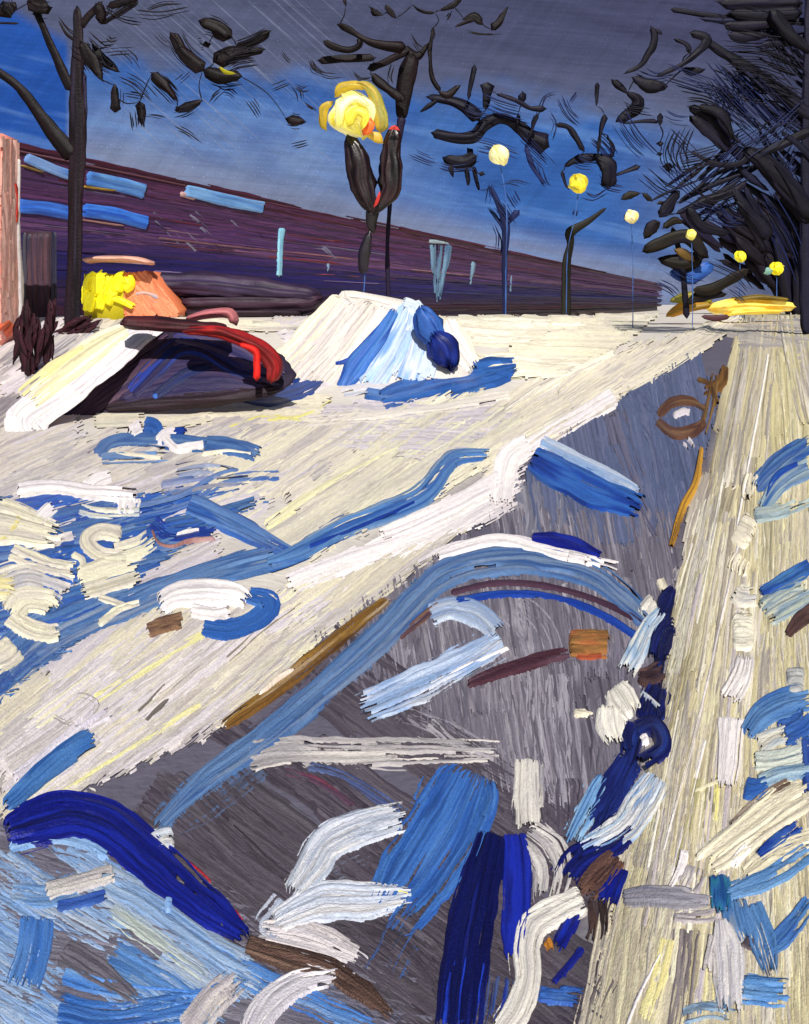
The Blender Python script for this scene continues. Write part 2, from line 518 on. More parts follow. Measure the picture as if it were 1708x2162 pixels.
fill(mb, [(-60, 1760), (200, 1720), (600, 1950), (900, 2060), (960, 2300), (-60, 2300)], 12, [['#7a7682', '#6a6672', '#868290'], ['#64606e', '#767282']], w=(45, 80), length=(160, 320), density=2.5, layer=1, cov=.9, clipn=24)
for p, w, c, cv in [([(1290, 870), (1330, 1000), (1400, 1140)], 60, ['#4a4658', '#6a6a80', '#57536a'], .55),
                    ([(1180, 1010), (1230, 1120), (1260, 1200)], 50, ['#7c7a88', '#908c98'], .5),
                    ([(1330, 830), (1400, 940), (1420, 1100)], 70, ['#525c7c', '#5c6484'], .7),
                    ([(1100, 1400), (1110, 1560), (1120, 1700)], 110, ['#7c7680', '#6a646e', '#8c8690'], .7),
                    ([(1230, 1430), (1250, 1560), (1240, 1700)], 110, ['#5c5662', '#6c6672', '#4c4652'], .6),
                    ([(1180, 1420), (1190, 1530), (1190, 1640)], 60, ['#a49ea8', '#8c8690'], .4),
                    ([(640, 1640), (760, 1730), (900, 1830)], 100, ['#3a343e', '#4c444e'], .7),
                    ([(420, 1640), (520, 1740), (660, 1860)], 110, ['#463e46', '#544c54', '#3a323a'], .7),
                    ([(880, 1980), (960, 2080), (1000, 2200)], 120, ['#3a333c', '#4a424c'], .7),
                    ([(900, 1320), (880, 1420), (800, 1540)], 90, ['#5c5662', '#736d78', '#4a444e'], .6),
                    ([(1080, 1060), (1090, 1120), (1080, 1180)], 90, ['#9c969e', '#88828c'], .6)]:
    ribbon(mb, p, w, c, 2.5, cv, 1.0)
for p, w, c, cv, ly in [
    ([(1080, 1390), (1090, 1520), (1120, 1700)], 120, ['#8c8690', '#9c96a0', '#7c7680'], .9, 3), ([(1150, 1420), (1150, 1560), (1160, 1740)], 110, ['#948e98', '#a8a2ac', '#847e8a'], .85, 3.2),
    ([(1260, 1240), (1275, 1340), (1280, 1460)], 110, ['#86808c', '#767080', '#98929e'], .85, 3), ([(1080, 1280), (1130, 1330), (1160, 1400)], 90, ['#8c8692', '#a09aa4', '#7a7480'], .85, 3),
    ([(720, 1400), (640, 1480), (540, 1560)], 60, ['#5c566c', '#5f5864', '#4c4650'], .9, 3), ([(560, 1600), (440, 1700), (330, 1760)], 70, ['#54607c', '#4f5870', '#5a6a8c'], .7, 3.2),
    ([(1130, 1000), (1140, 1100), (1120, 1200)], 110, ['#8a8894', '#767686', '#9a96a0'], .85, 3), ([(620, 1900), (700, 1840), (790, 1790)], 70, ['#7c86a4', '#5c5866', '#9098ac'], .6, 3),
    ([(860, 1500), (1000, 1560), (1080, 1640)], 60, ['#7c7680', '#928c96', '#68626c'], .8, 3), ([(930, 1870), (860, 1960), (800, 2080)], 90, ['#3c5c98', '#4a4e66', '#38404e'], .7, 3.1),
    ([(640, 2060), (760, 2120), (860, 2190)], 90, ['#4c5468', '#5a6480', '#3c3c48'], .8, 3), ([(700, 1960), (800, 1990), (880, 2060)], 80, ['#3a343c', '#4a424a', '#322c34'], .85, 3),
    ([(1180, 1640), (1180, 1720), (1190, 1800)], 110, ['#4c4450', '#5c5460', '#403844'], .85, 3.4)]:
    ribbon(mb, p, w, c, ly, cv, .9)
struct(mb.build('path', M_PATH))

HAIR = .82
# ---- snow field left of the path
mb = MB()
fill(mb, [(-60, 900), (130, 880), (560, 880), (700, 900), (700, 1050), (500, 1150), (-60, 1500)], -24, [LILAC, GREYL, ['#cfc5c0', '#dcd2c4', '#b8aeb0']], w=(40, 70), length=(160, 320), density=2.4, layer=.5, cov=.9)
fill(mb, [(560, 850), (1080, 830), (1090, 930), (980, 990), (560, 920)], 2, [LILAC, ['#e0d6d2', '#cfc5ca', '#bab0b8']], w=(40, 64), length=(200, 420), density=2.6, layer=1, cov=.93)
fill(mb, [(470, 920), (1180, 790), (1560, 672), (1400, 780), (1080, 950), (900, 1060), (640, 1180), (420, 1090)], -33, [CREAMY, CREAM, ['#f0ead0', '#e4dbc2', '#d6ccbc'], ['#d8cec4', '#e8dec8', '#c4bab4']], w=(45, 85), length=(220, 460), density=3.0, layer=2, cov=.9, clipn=30)
fill(mb, [(930, 668), (1390, 664), (1330, 720), (1180, 800), (1060, 800), (980, 770)], 1, [CREAM, CREAMY, ['#f6f0dc', '#ede4cc']], w=(30, 50), length=(160, 300), density=3.4, layer=2, cov=.92, clipn=6)
fill(mb, [(560, 668), (720, 640), (960, 664), (700, 800), (560, 740)], -20, [CREAM, LILAC], w=(30, 50), length=(120, 220), density=2.5, layer=1, cov=.92, clipn=6)
fill(mb, [(330, 655), (720, 668), (700, 700), (340, 700)], 1, [CREAM, ['#f0e6d0', '#d8cebe', '#a8a0a0']], w=(24, 36), length=(120, 220), density=3, layer=1, cov=.85, clipn=8)
fill(mb, [(-60, 700), (60, 690), (250, 640), (330, 690), (120, 800), (-60, 960)], -35, [['#a9a2a4', '#8c868c', '#c8c0b8'], GREYL, LILAC], w=(30, 50), length=(120, 220), density=2.6, layer=.5, cov=.9, clipn=8)
fill(mb, [(200, 860), (520, 830), (700, 830), (660, 900), (200, 905)], -4, [['#e0d8c0', '#d8d0bc', '#cfc8bc'], CREAM], w=(34, 50), length=(160, 280), density=2.4, layer=1.5, cov=.9)
fill(mb, [(-40, 720), (-40, 2250), (-650, 2250), (-650, 720)], -33, [CREAM, LILAC, GREYL], w=(60, 90), length=(300, 500), density=2.0, layer=.5, cov=.95)
# lower part of the field: long furrows down to the corner
fill(mb, [(620, 1240), (1040, 1040), (940, 1150), (480, 1530), (60, 1720), (-60, 1760), (-60, 1420), (280, 1300)], -38, [['#e3d9c0', '#d8ceb8', '#c8c0b6'], LILAC, GREYL, ['#efe9ca', '#e6ddc0', '#d6ccbc'], ['#d2c8c4', '#c0b6b2', '#e2d8cc']], w=(45, 85), length=(240, 480), density=3.2, layer=2, cov=.88, clipn=26)
fill(mb, [(880, 1170), (760, 1290), (200, 1700), (100, 1700), (480, 1400)], -40, [['#d8cfc4', '#c6bdb4', '#e2d8ca'], ['#ebe3cc', '#d0c7ba', '#b8aea8']], w=(45, 70), length=(260, 480), density=2.8, layer=2.4, cov=.86, clipn=26)
fill(mb, [(1060, 1000), (1120, 930), (1080, 1080), (700, 1240), (560, 1290), (620, 1230)], -28, [WHITE, ['#f4eae6', '#e6dcdc', '#d8ced0']], w=(40, 66), length=(180, 360), density=2.8, layer=3, cov=.9, clipn=20)
for p, w, c, cv, ly in [
    ([(640, 890), (560, 880), (480, 905)], 10, ['#ece488', '#e4dc80'], .9, 4),
    ([(700, 845), (640, 878), (560, 890)], 9, ['#efe884', '#e8e090'], .9, 4),
    ([(200, 1480), (340, 1395), (470, 1320)], 26, ['#f0eaae', '#eae2a0'], .7, 4),
    ([(100, 1690), (260, 1590), (430, 1490)], 22, ['#ece6a6', '#e2d8a0'], .6, 4),
    ([(560, 1110), (700, 1020), (860, 940)], 24, ['#f0eac0', '#ece4b4'], .7, 4.2),
    ([(300, 1520), (360, 1460), (430, 1400)], 40, ['#6c6460', '#8a827c'], .28, 4),
    ([(480, 1400), (560, 1330), (640, 1270)], 30, ['#8a8074', '#a0968a'], .3, 4),
    ([(140, 1500), (170, 1470), (205, 1490), (160, 1530), (110, 1510)], 16, ['#b0a8a4', '#989090'], .7, 4),
    ([(650, 1010), (680, 985), (705, 980)], 34, ['#b4acac', '#c4bcb8'], .7, 4.2),
    ([(1080, 835), (860, 870), (640, 890)], 30, ['#e6dccf', '#f0e6da'], .7, 3.6),
    ([(1300, 745), (1180, 800), (1060, 880)], 26, ['#faf4e6', '#f2ead2'], .7, 4.2)]:
    ribbon(mb, p, w, c, ly, cv, 1.2)
struct(mb.build('snow_field', M_SNOW))

# ---- the shovelled bank along the path
mb = MB()
fill(mb, [(1565, 668), (1500, 680), (1300, 800), (1040, 960), (1010, 1050), (1130, 960), (1330, 830), (1500, 735), (1550, 690)], -31.5, [CREAM, CREAMY, ['#e8deca', '#d4cabc', '#f2e8d8'], ['#ddd3c6', '#c0b6b0', '#e9dfce']], w=(26, 44), length=(160, 320), density=4.5, layer=3, cov=.92, clipn=10)
ribbon(mb, [(1300, 835), (1200, 895), (1110, 950), (1060, 985)], 40, WHITE, 5.5, .92, 1.3)
ribbon(mb, [(1120, 935), (1075, 965), (1062, 1010), (1055, 1075)], 52, WHITE, 6, 1, 1.5, dome=3)
ribbon(mb, [(1060, 1010), (940, 1075), (800, 1135)], 40, WHITE, 5, .95, 1.5, dome=3)
ribbon(mb, [(1040, 1060), (900, 1130), (720, 1190), (600, 1240)], 50, WHITE, 5, .9, 1.2)
ribbon(mb, [(920, 1175), (1050, 1142), (1150, 1165), (1310, 1200)], 26, WHITE, 7, .85, 1.5, dome=2)
ribbon(mb, [(880, 1190), (960, 1150), (1080, 1135), (1180, 1160)], 22, ['#e8dfe0', '#d8d0d2'], 6, .7, 1.2)
struct(mb.build('snow_bank', M_SNOW))

HAIR = .66
# ---- snow-covered footway on the right
mb = MB()
KERB = [(1545, 675), (1720, 668), (1760, 2300), (1190, 2300), (1330, 1800), (1400, 1480), (1425, 1240), (1470, 1000), (1535, 760)]
fill(mb, [(1600, 700), (1760, 700), (1760, 1500), (1640, 1500), (1560, 1500)], 91, [STRAW, ['#d4c898', '#c4b88c', '#dccfa2']], w=(40, 70), length=(200, 400), density=2.4, layer=1, cov=.95)
fill(mb, KERB, 0, [STRAW, ['#dccfa6', '#cabd98', '#a89c84', '#e4d8b0'], CREAMY, ['#d9cdb0', '#c8bca4', '#e4dab8'], ['#ece2bc', '#ddd2ae', '#b4a894'], ['#d8cec0', '#aaa094', '#ece2cc']], w=(34, 64), length=(220, 460), density=3.8, layer=2, cov=.9, vp=(1640, 420), clipn=18)
fill(mb, [(1540, 685), (1730, 672), (1730, 740), (1530, 740)], 4, [['#a8a0a0', '#b8b0a4', '#8f8a94'], ['#c4bcae', '#a69e9a']], w=(22, 34), length=(100, 180), density=3, layer=3, cov=.85, clipn=8)
for p, w, c, cv, ly in [
    ([(1622, 745), (1605, 850), (1580, 980), (1555, 1120)], 7, WHITE, 1, 6),
    ([(1565, 1120), (1520, 1320), (1470, 1540), (1400, 1800)], 6, WHITE, .9, 6),
    ([(1490, 1560), (1450, 1720), (1410, 1880)], 8, WHITE, .8, 6),
    ([(1395, 2010), (1350, 2100), (1310, 2200)], 9, WHITE, .9, 6),
    ([(1500, 1640), (1495, 1720), (1500, 1790)], 34, ['#8f8a68', '#a09a78', '#7c7660'], .6, 5),
    ([(1470, 1640), (1450, 1760), (1430, 1840)], 26, ['#b8b080', '#a8a078'], .6, 5),
    ([(1515, 1600), (1512, 1680), (1508, 1740)], 16, ['#e8dc88', '#efe6a0'], .8, 5.5),
    ([(1410, 1980), (1390, 2070), (1360, 2160)], 40, ['#f0e6a8', '#e9dc98'], .85, 5),
    ([(1450, 1960), (1440, 2060), (1420, 2200)], 60, ['#5e565a', '#776e70', '#948a88'], .7, 5),
    ([(1510, 1990), (1505, 2060), (1500, 2130)], 40, ['#e4d898', '#efe6b0'], .75, 5.2),
    ([(1480, 2040), (1470, 2120), (1460, 2200)], 30, ['#d8cdd0', '#c8bdc2'], .6, 5.4),
    ([(1330, 1700), (1290, 1900), (1230, 2200)], 60, ['#e0d4bc', '#c6baa8', '#eee2c8'], .7, 4.5),
    ([(1280, 2060), (1250, 2130), (1230, 2200)], 60, ['#8a827a', '#5c5458'], .35, 5),
    ([(1660, 740), (1670, 900), (1680, 1000)], 40, ['#d9cea4', '#c9be96'], .7, 4)]:
    ribbon(mb, p, w, c, ly, cv, 1.2, dome=1.2 if w < 10 else 0)
fill(mb, [(1740, 720), (2050, 760), (2500, 1100), (2500, 2300), (1740, 2300)], 0, [STRAW, CREAMY, ['#d9cdb0', '#c8bca4', '#e4dab8']], w=(50, 80), length=(300, 500), density=2.0, layer=1.5, cov=.95, vp=(1640, 420))
for k in range(16):
    u0 = rng.uniform(1330, 1560); 
    a = np.array([u0, rng.uniform(1300, 2000)]); d = np.array([1640., 420.]) - a; d /= np.hypot(*d); L = rng.uniform(200, 420)
    ribbon(mb, [a, a + d * L * .5, a + d * L], rng.uniform(8, 22), random.choice([['#9c9284', '#b8ac98'], ['#f0e8d4', '#f6f0e4'], ['#a89c78', '#c4b88c'], ['#d8cccc', '#c4b8b8']]), 5, .8, 1.2, clip=KERB)
struct(mb.build('footway', M_SNOW))

# ------------------------------------------------------------------ things lying in the snow
def G(name, label, cat, strokes, mat, group=None, parts=()):
    """a thing made of ridges on the ground; parts = [(name, strokes, material)]"""
    u, v = np.mean(np.array(strokes[0][0], float), 0)
    o = on_ground(np.array([u]), np.array([v]), np.array([0.]))[0]
    m_ = MB()
    for st in strokes:
        kw = dict(layer=6, cov=.95, h=1.7, dome=3); kw.update(st[3] if len(st) > 3 else {})
        if np.mean(st[1]) > 26 and mat is not M_BARK:
            ribbon(m_, st[0], np.mean(st[1]) * 1.5, st[2], layer=max(1, kw['layer'] - 2), cov=.42, h=.7, dome=0, rag=.9, step=8)
        wd = [k * 1.15 for k in st[1]] if isinstance(st[1], (list, tuple)) else st[1] * 1.15
        ribbon(m_, st[0], wd, st[2], **kw)
    ob = tag(m_.build(name, mat, origin=o), label, cat, group)
    ORIGIN[ob.name] = list(o)
    for pn, ps, pm in parts:
        for st in ps:
            m2 = MB()
            kw = dict(layer=8, cov=.95, h=1.5, dome=3); kw.update(st[3] if len(st) > 3 else {})
            ribbon(m2, st[0], st[1], st[2], **kw)
            m2.build(pn, pm, parent=ob)
    return ob

D_ = lambda **k: k
# blue pool left of the field
G('frozen_puddle', 'flat blue frozen puddle with white snow strips, in front of the snowbound car', 'ice',
  [([(205, 965), (240, 935), (320, 930), (420, 940), (470, 945)], 30, BLUEM, D_(layer=5, cov=.85, dome=1)),
   ([(210, 970), (280, 968), (380, 965)], 24, ['#5a84bc', '#8aa4c8'], D_(layer=5, cov=.6, dome=0)),
   ([(430, 938), (500, 948), (552, 966)], 32, BLUEM, D_(layer=6, cov=.95))], M_ICE_AND_SHADE,
  parts=[('snow_strip', [([(240, 958), (300, 962), (345, 966)], 13, CREAM), ([(425, 962), (480, 955), (535, 962)], 10, CREAM, D_(cov=.7))], M_SNOW)])
G('snow_clump', 'small white clump with a blue side on the left end of the frozen puddle', 'snow clump',
  [([(302, 900), (325, 905), (332, 918)], 30, BLUE, D_(layer=7)), ([(272, 918), (292, 905), (305, 900)], 24, WHITE, D_(layer=8))], M_SNOW, 'snow clumps on the frozen puddle')
G('snow_clump', 'curled white clump lying across the middle of the frozen puddle', 'snow clump',
  [([(365, 915), (385, 912), (393, 920)], 16, BLUED, D_(layer=7)), ([(330, 938), (350, 918), (378, 915)], 20, WHITE, D_(layer=8)), ([(345, 925), (370, 948), (400, 945), (435, 940)], 16, WHITE, D_(layer=8))], M_SNOW, 'snow clumps on the frozen puddle')
G('snow_patch', 'grey blue worn patch of snow right below the frozen puddle', 'snow patch',
  [([(370, 1000), (430, 990), (500, 1000)], 34, ['#6c7ca8', '#98a0b8', '#b4b0b4'], D_(cov=.5, dome=0, layer=5)), ([(340, 1035), (440, 1020), (530, 1010)], 36, ['#8a94b4', '#a8a6b2', '#5c74ac'], D_(cov=.5, dome=0, layer=5))], M_SNOW)

# broken ice by the left edge
mbi = MB()
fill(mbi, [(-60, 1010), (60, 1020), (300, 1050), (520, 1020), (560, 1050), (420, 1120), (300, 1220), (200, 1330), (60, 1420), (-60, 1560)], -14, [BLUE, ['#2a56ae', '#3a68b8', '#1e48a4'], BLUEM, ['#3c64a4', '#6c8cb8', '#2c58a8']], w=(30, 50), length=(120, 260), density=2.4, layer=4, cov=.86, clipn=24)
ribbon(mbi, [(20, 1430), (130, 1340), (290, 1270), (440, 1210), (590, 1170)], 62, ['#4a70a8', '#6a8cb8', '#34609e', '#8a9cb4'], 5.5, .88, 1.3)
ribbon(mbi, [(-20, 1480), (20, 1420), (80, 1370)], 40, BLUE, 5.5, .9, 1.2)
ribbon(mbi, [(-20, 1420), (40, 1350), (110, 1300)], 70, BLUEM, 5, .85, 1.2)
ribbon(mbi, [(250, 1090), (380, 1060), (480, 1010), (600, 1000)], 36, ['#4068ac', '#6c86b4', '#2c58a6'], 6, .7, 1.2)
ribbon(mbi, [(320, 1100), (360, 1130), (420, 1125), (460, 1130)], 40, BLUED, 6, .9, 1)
tag(mbi.build('ice_sheet', M_ICE_AND_SHADE, origin=on_ground(np.array([200.]), np.array([1250.]), np.array([0.]))[0]), 'large sheet of streaky blue ice under white snow lumps at the left edge', 'ice')

G('painted_shade_ridge', 'straight ridge of painted blue shade slanting down right to the tip of the curved ridge', 'painted shade',  # a blue shadow stroke on the snow, modelled as a coloured ridge
  [([(395, 1062), (470, 1095), (560, 1140), (620, 1170)], [40, 40, 34, 18], ['#3c66ac', '#2c58a6', '#6488bc', '#4a74b2'], D_(layer=7, h=1.6))], M_ICE_AND_SHADE, 'painted blue shade ridges in the snow')
G('painted_shade_ridge', 'long curved ridge of painted blue shade bending up right across the cream snow field', 'painted shade',  # shade on the field painted as one curved blue ridge
  [([(560, 1190), (630, 1165), (720, 1115), (840, 1070), (900, 1035), (940, 985), (965, 965), (1040, 960)], [16, 34, 38, 42, 44, 40, 34, 20], ['#8098b4', '#4a72aa', '#5c86ba', '#2c58a0', '#9cb0c0'], D_(layer=7, h=1.6, cov=.93)),
   ([(650, 1160), (800, 1100), (880, 1062)], 10, BLUED, D_(layer=8, cov=.8))], M_ICE_AND_SHADE, 'painted blue shade ridges in the snow')
G('twig', 'thin curved brown twig on the blue ice sheet', 'twig', [([(320, 1118), (335, 1148), (365, 1155), (400, 1143), (455, 1138)], 6, ['#7a5450', '#9a706a', '#b09090'], D_(layer=9, dome=2))], M_BARK)

white_lumps = [
    ('long white snow lump with a raised arm beside the blue ice, nearest the frozen puddle', [([(35, 1038), (110, 1030), (190, 1040), (292, 1048)], 24, WHITE), ([(180, 1035), (205, 1015), (238, 1003)], 22, WHITE), ([(275, 1050), (272, 1068), (270, 1090)], 40, WHITE, D_(cov=.8))]),
    ('short white slanting snow dab standing alone on the blue ice', [([(78, 1108), (98, 1085), (118, 1068)], 24, WHITE)]),
    ('yellowish pointed snow lump touching the left edge above the other cream lumps', [([(-20, 1100), (30, 1108), (120, 1132), (145, 1134)], [80, 70, 40, 10], CREAMY), ([(0, 1150), (25, 1120), (45, 1092)], 16, ['#e8d888', '#f0e4a0'])]),
    ('cream hooked snow lump with a finger pointing right, mid ice sheet', [([(258, 1132), (210, 1124), (185, 1145), (215, 1172), (270, 1178)], 28, CREAMY), ([(240, 1176), (290, 1160), (330, 1135)], 34, CREAMY, D_(cov=.85))]),
    ('pale grey strip of snow beneath the long white lump', [([(165, 1075), (220, 1085), (300, 1085)], 20, ['#c8c8c0', '#e0dcc8', '#a4b0c0'], D_(cov=.75))]),
    ('cream curling snow streak under the yellowish pointed lump', [([(20, 1165), (70, 1185), (120, 1200), (165, 1205)], 30, CREAMY, D_(cov=.85)), ([(150, 1170), (175, 1185), (170, 1205)], 12, CREAMY)]),
    ('cream oval snow lump lying above the long grey blue furrow', [([(165, 1235), (220, 1220), (300, 1195)], 54, CREAMY)]),
    ('rough lilac snow lump between the oval lump and the left edge', [([(-20, 1240), (50, 1215), (110, 1225), (160, 1245)], 44, ['#d8cfc4', '#bcb8bc', '#e4dcc8'], D_(cov=.8))]),
    ('round cream snow lump with a tail, lowest of the pile on the ice sheet', [([(20, 1300), (50, 1270), (100, 1272), (125, 1290)], 44, CREAMY), ([(20, 1300), (45, 1320), (95, 1340), (130, 1335)], 34, CREAMY)]),
    ('yellow cream snow heap cut by the left edge, beside the round tailed lump', [([(-30, 1250), (10, 1245), (40, 1258)], 40, ['#efe2a8', '#e6d89c', '#f2eac4'])]),
    ('cream snow lump at the left edge below the round tailed lump', [([(-30, 1400), (10, 1385), (35, 1365)], 50, CREAMY)]),
    ('thin cream snow streak crossing the grey blue furrow', [([(205, 1320), (250, 1290), (300, 1275)], 14, CREAMY, D_(cov=.7)), ([(205, 1262), (260, 1280), (300, 1285)], 12, CREAMY, D_(cov=.7))]),
    ('small white crumbs of snow in the dark blue hollow by the brown twig', [([(370, 1132), (395, 1125), (425, 1122)], 20, WHITE, D_(cov=.45, layer=8))]),
]
for lb, st in white_lumps:
    G('snow_lump', lb, 'snow lump', [(s[0], [k * 1.2 for k in s[1]] if isinstance(s[1], list) else s[1] * 1.2, s[2], dict(D_(layer=8, dome=4), **(s[3] if len(s) > 3 else {}))) for s in st], M_SNOW, 'snow lumps on the blue ice sheet')

G('snow_boulder', 'thick white snow boulder with a bright blue right side, alone on the lower field', 'snow boulder',
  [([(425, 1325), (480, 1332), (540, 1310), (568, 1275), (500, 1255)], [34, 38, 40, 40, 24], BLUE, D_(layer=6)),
   ([(335, 1278), (380, 1258), (440, 1255), (500, 1262), (530, 1285)], [36, 44, 50, 44, 20], WHITE, D_(layer=8, dome=9)),
   ([(400, 1290), (450, 1298), (490, 1290)], 26, WHITE, D_(layer=8, dome=8))], M_SNOW)
G('stone', 'brown flat stone under the left end of the white snow boulder', 'stone',
  [([(308, 1335), (345, 1322), (392, 1312)], 34, ['#6a4e44', '#8a6a50', '#5a4038'], D_(layer=5))], M_BARK)
G('snow_slab', 'narrow white slab leaning on a blue plank at the left edge', 'snow slab',
  [([(30, 1650), (110, 1590), (180, 1530), (235, 1500)], 30, ['#e6dfe6', '#d2ccd8', '#c0b8c0'], D_(layer=6, cov=.85))], M_SNOW)
G('ice_plank', 'thick blue ice plank along the white slab at the left edge', 'ice plank',
  [([(10, 1705), (60, 1660), (130, 1600), (205, 1552)], [26, 36, 44, 44], ['#3464a8', '#4a78b4', '#2a5494'], D_(layer=7, dome=7))], M_ICE_AND_SHADE)
G('soil_ridge', 'long brown ochre strip of bare soil along the path edge', 'soil',
  [([(470, 1535), (560, 1470), (640, 1410), (740, 1330), (825, 1262)], [20, 30, 34, 30, 16], OCHRE + ['#b09a80'], D_(layer=5.5, cov=.8)),
   ([(545, 1470), (590, 1432), (625, 1412)], 8, ['#e8d6c4', '#f0e2d4'], D_(layer=8, dome=3))], M_PATH)
G('painted_shade_ridge', 'longest ridge of painted blue shade, arching over the grey path and ending at the navy branch', 'painted shade',  # shadow along the bank, painted in blue on a raised ridge
  [([(330, 1750), (430, 1650), (540, 1570), (680, 1455), (800, 1350), (880, 1265), (940, 1215), (1030, 1188), (1140, 1188), (1250, 1215), (1330, 1275), (1385, 1330)], [20, 40, 54, 54, 54, 54, 54, 52, 54, 54, 48, 30], ['#40618f', '#5273a2', '#6482ac', '#385a92', '#7488a6'], D_(layer=5.5, cov=.93, h=1.5, dome=6)),
   ([(960, 1272), (1060, 1256), (1160, 1262), (1260, 1295), (1350, 1350)], 14, BLUED, D_(layer=6))], M_ICE_AND_SHADE, 'painted blue shade ridges in the snow',
  parts=[('seam', [([(950, 1252), (1050, 1232), (1150, 1238), (1260, 1268), (1350, 1312), (1370, 1330)], 14, ['#3a2434', '#4c3444'], D_(layer=7.5, dome=3))], M_PATH),
         ('soil_edge', [([(840, 1345), (890, 1305), (935, 1272)], 22, ['#4a3848', '#6a4c50', '#8a6a50'], D_(layer=6.5, cov=.8, dome=1))], M_PATH)])
G('snow_clump', 'white rounded clump resting on the crest of the arching blue ridge', 'snow clump', [([(1195, 1180), (1222, 1184), (1245, 1192)], 26, WHITE, D_(layer=9, dome=6))], M_SNOW)
G('ice_shard', 'small dark ultramarine shard behind the crest of the arching ridge', 'ice shard',
  [([(1120, 1138), (1165, 1140), (1210, 1150), (1278, 1180)], [16, 34, 30, 18], ULTRA, D_(layer=6, dome=4))], M_ICE_AND_SHADE)
G('ice_block', 'deep blue ice block with a pale frosted top, upper middle of the path', 'ice block',
  [([(1120, 968), (1180, 1000), (1260, 1040), (1360, 1078)], [44, 62, 62, 44], ['#153484', '#1d429a', '#3668b4', '#2a58a8'], D_(layer=6, dome=8))], M_ICE_AND_SHADE,
  parts=[('frosted_top', [([(1140, 932), (1200, 962), (1280, 1000), (1355, 1042)], [22, 32, 30, 18], PALEB + ['#8aa8d0'], D_(layer=8, dome=5))], M_SNOW)])
G('ice_slab', 'folded pale blue ice slab shaped like an arrowhead in the middle of the path', 'ice slab',
  [([(905, 1300), (960, 1285), (1010, 1300), (1060, 1345)], [40, 46, 50, 40], PALEB + ['#8ca2c8'], D_(layer=6, dome=5)),
   ([(1060, 1350), (980, 1400), (880, 1450), (750, 1505)], [44, 58, 70, 60], ['#a4bade', '#b9c6dc', '#8ea8d0', '#c8ccd8'], D_(layer=6, cov=.88, dome=4))], M_ICE_AND_SHADE,
  parts=[('snow_rim', [([(905, 1450), (980, 1410), (1075, 1368)], 7, WHITE, D_(layer=10, dome=3))], M_SNOW)])
G('fallen_stick', 'dark maroon stick pointing right at the orange brick', 'stick',
  [([(985, 1448), (1060, 1420), (1140, 1395), (1205, 1378)], [14, 30, 32, 26], ['#3e2430', '#4c2e38', '#5c4450'], D_(layer=6, cov=.9, dome=4))], M_BARK)
G('brick', 'orange brown brick lying on the grey path at the end of the maroon stick', 'brick',
  [([(1200, 1362), (1240, 1362), (1288, 1364)], 46, ['#7a5630', '#94683a', '#a8643a', '#6a4a2c'], D_(layer=8, dome=9, h=2.4, rag=.1)),
   ([(1215, 1388), (1245, 1388), (1275, 1386)], 10, ['#b85c3a', '#a04a34'], D_(layer=7, dome=3))], M_PATH)
G('snow_strip', 'pale grey flat strip of snow crossing the middle of the dark path', 'snow strip',
  [([(522, 1600), (600, 1586), (720, 1588), (860, 1586), (1060, 1590)], [60, 54, 54, 50, 40], ['#b8b2b0', '#a49ea0', '#c9c2bc'], D_(layer=5, cov=.75, dome=3)),
   ([(900, 1530), (960, 1580), (1050, 1620)], 34, ['#a8a2a8', '#8c868e'], D_(layer=4.5, cov=.5, dome=0))], M_SNOW)
G('frozen_rut', 'faint purple and blue frozen rut curving below the pale grey strip', 'rut',
  [([(600, 1628), (670, 1650), (750, 1705)], 18, ['#4a3444', '#5c4256', '#70384a'], D_(layer=4, cov=.8, dome=1)), ([(650, 1620), (740, 1650), (850, 1720)], 22, ['#44507c', '#5c6a94'], D_(layer=4, cov=.6, dome=1))], M_PATH)

# fallen navy log, lower left
G('fallen_log', 'arched ultramarine fallen log with a brown broken end, lower left', 'log',
  [([(12, 1760), (70, 1742), (150, 1722), (230, 1745), (310, 1810), (390, 1880), (460, 1935), (530, 1990)], [54, 86, 92, 92, 90, 80, 66, 24], ['#101a80', '#0d1468', '#152494', '#0a1050'], D_(layer=7, dome=16, h=1.9, rag=.2))], M_ICE_AND_SHADE,
  parts=[('broken_end', [([(518, 1995), (600, 2022), (690, 2045), (760, 2090), (830, 2150)], [44, 54, 52, 50, 20], ['#5c453e', '#6e544a', '#4a3832', '#8a6e5e'], D_(layer=7, dome=9, cov=.93))], M_BARK),
         ('red_bark_fleck', [([(268, 1728), (285, 1735), (300, 1748)], 5, ['#7a2434', '#a03040'], D_(layer=8, dome=1)), ([(395, 1818), (425, 1842), (448, 1866)], 6, ['#c03038', '#8a2c40'], D_(layer=8, dome=1)), ([(495, 1920), (505, 1936), (514, 1944)], 6, ['#a02c40'], D_(layer=8, dome=1))], M_BARK)])
G('snow_clump', 'pale clump stuck on top of the ultramarine log', 'snow clump', [([(322, 1790), (345, 1775), (368, 1772)], 42, ['#e2dcd4', '#c4c8d0', '#b0c0d4'], D_(layer=9, dome=7))], M_SNOW)
mbi = MB()
fill(mbi, [(-40, 1800), (190, 1790), (330, 1880), (480, 1990), (570, 2060), (430, 2180), (-40, 2190)], 33, [BLUEL, ['#7c9cc8', '#94b0d8', '#5c84be', '#b0bccc'], ['#4674b4', '#5684c0', '#668cbc'], ['#a8b4c4', '#8ca8d0']], w=(44, 70), length=(160, 300), density=2.2, layer=4, cov=.86, clipn=30)
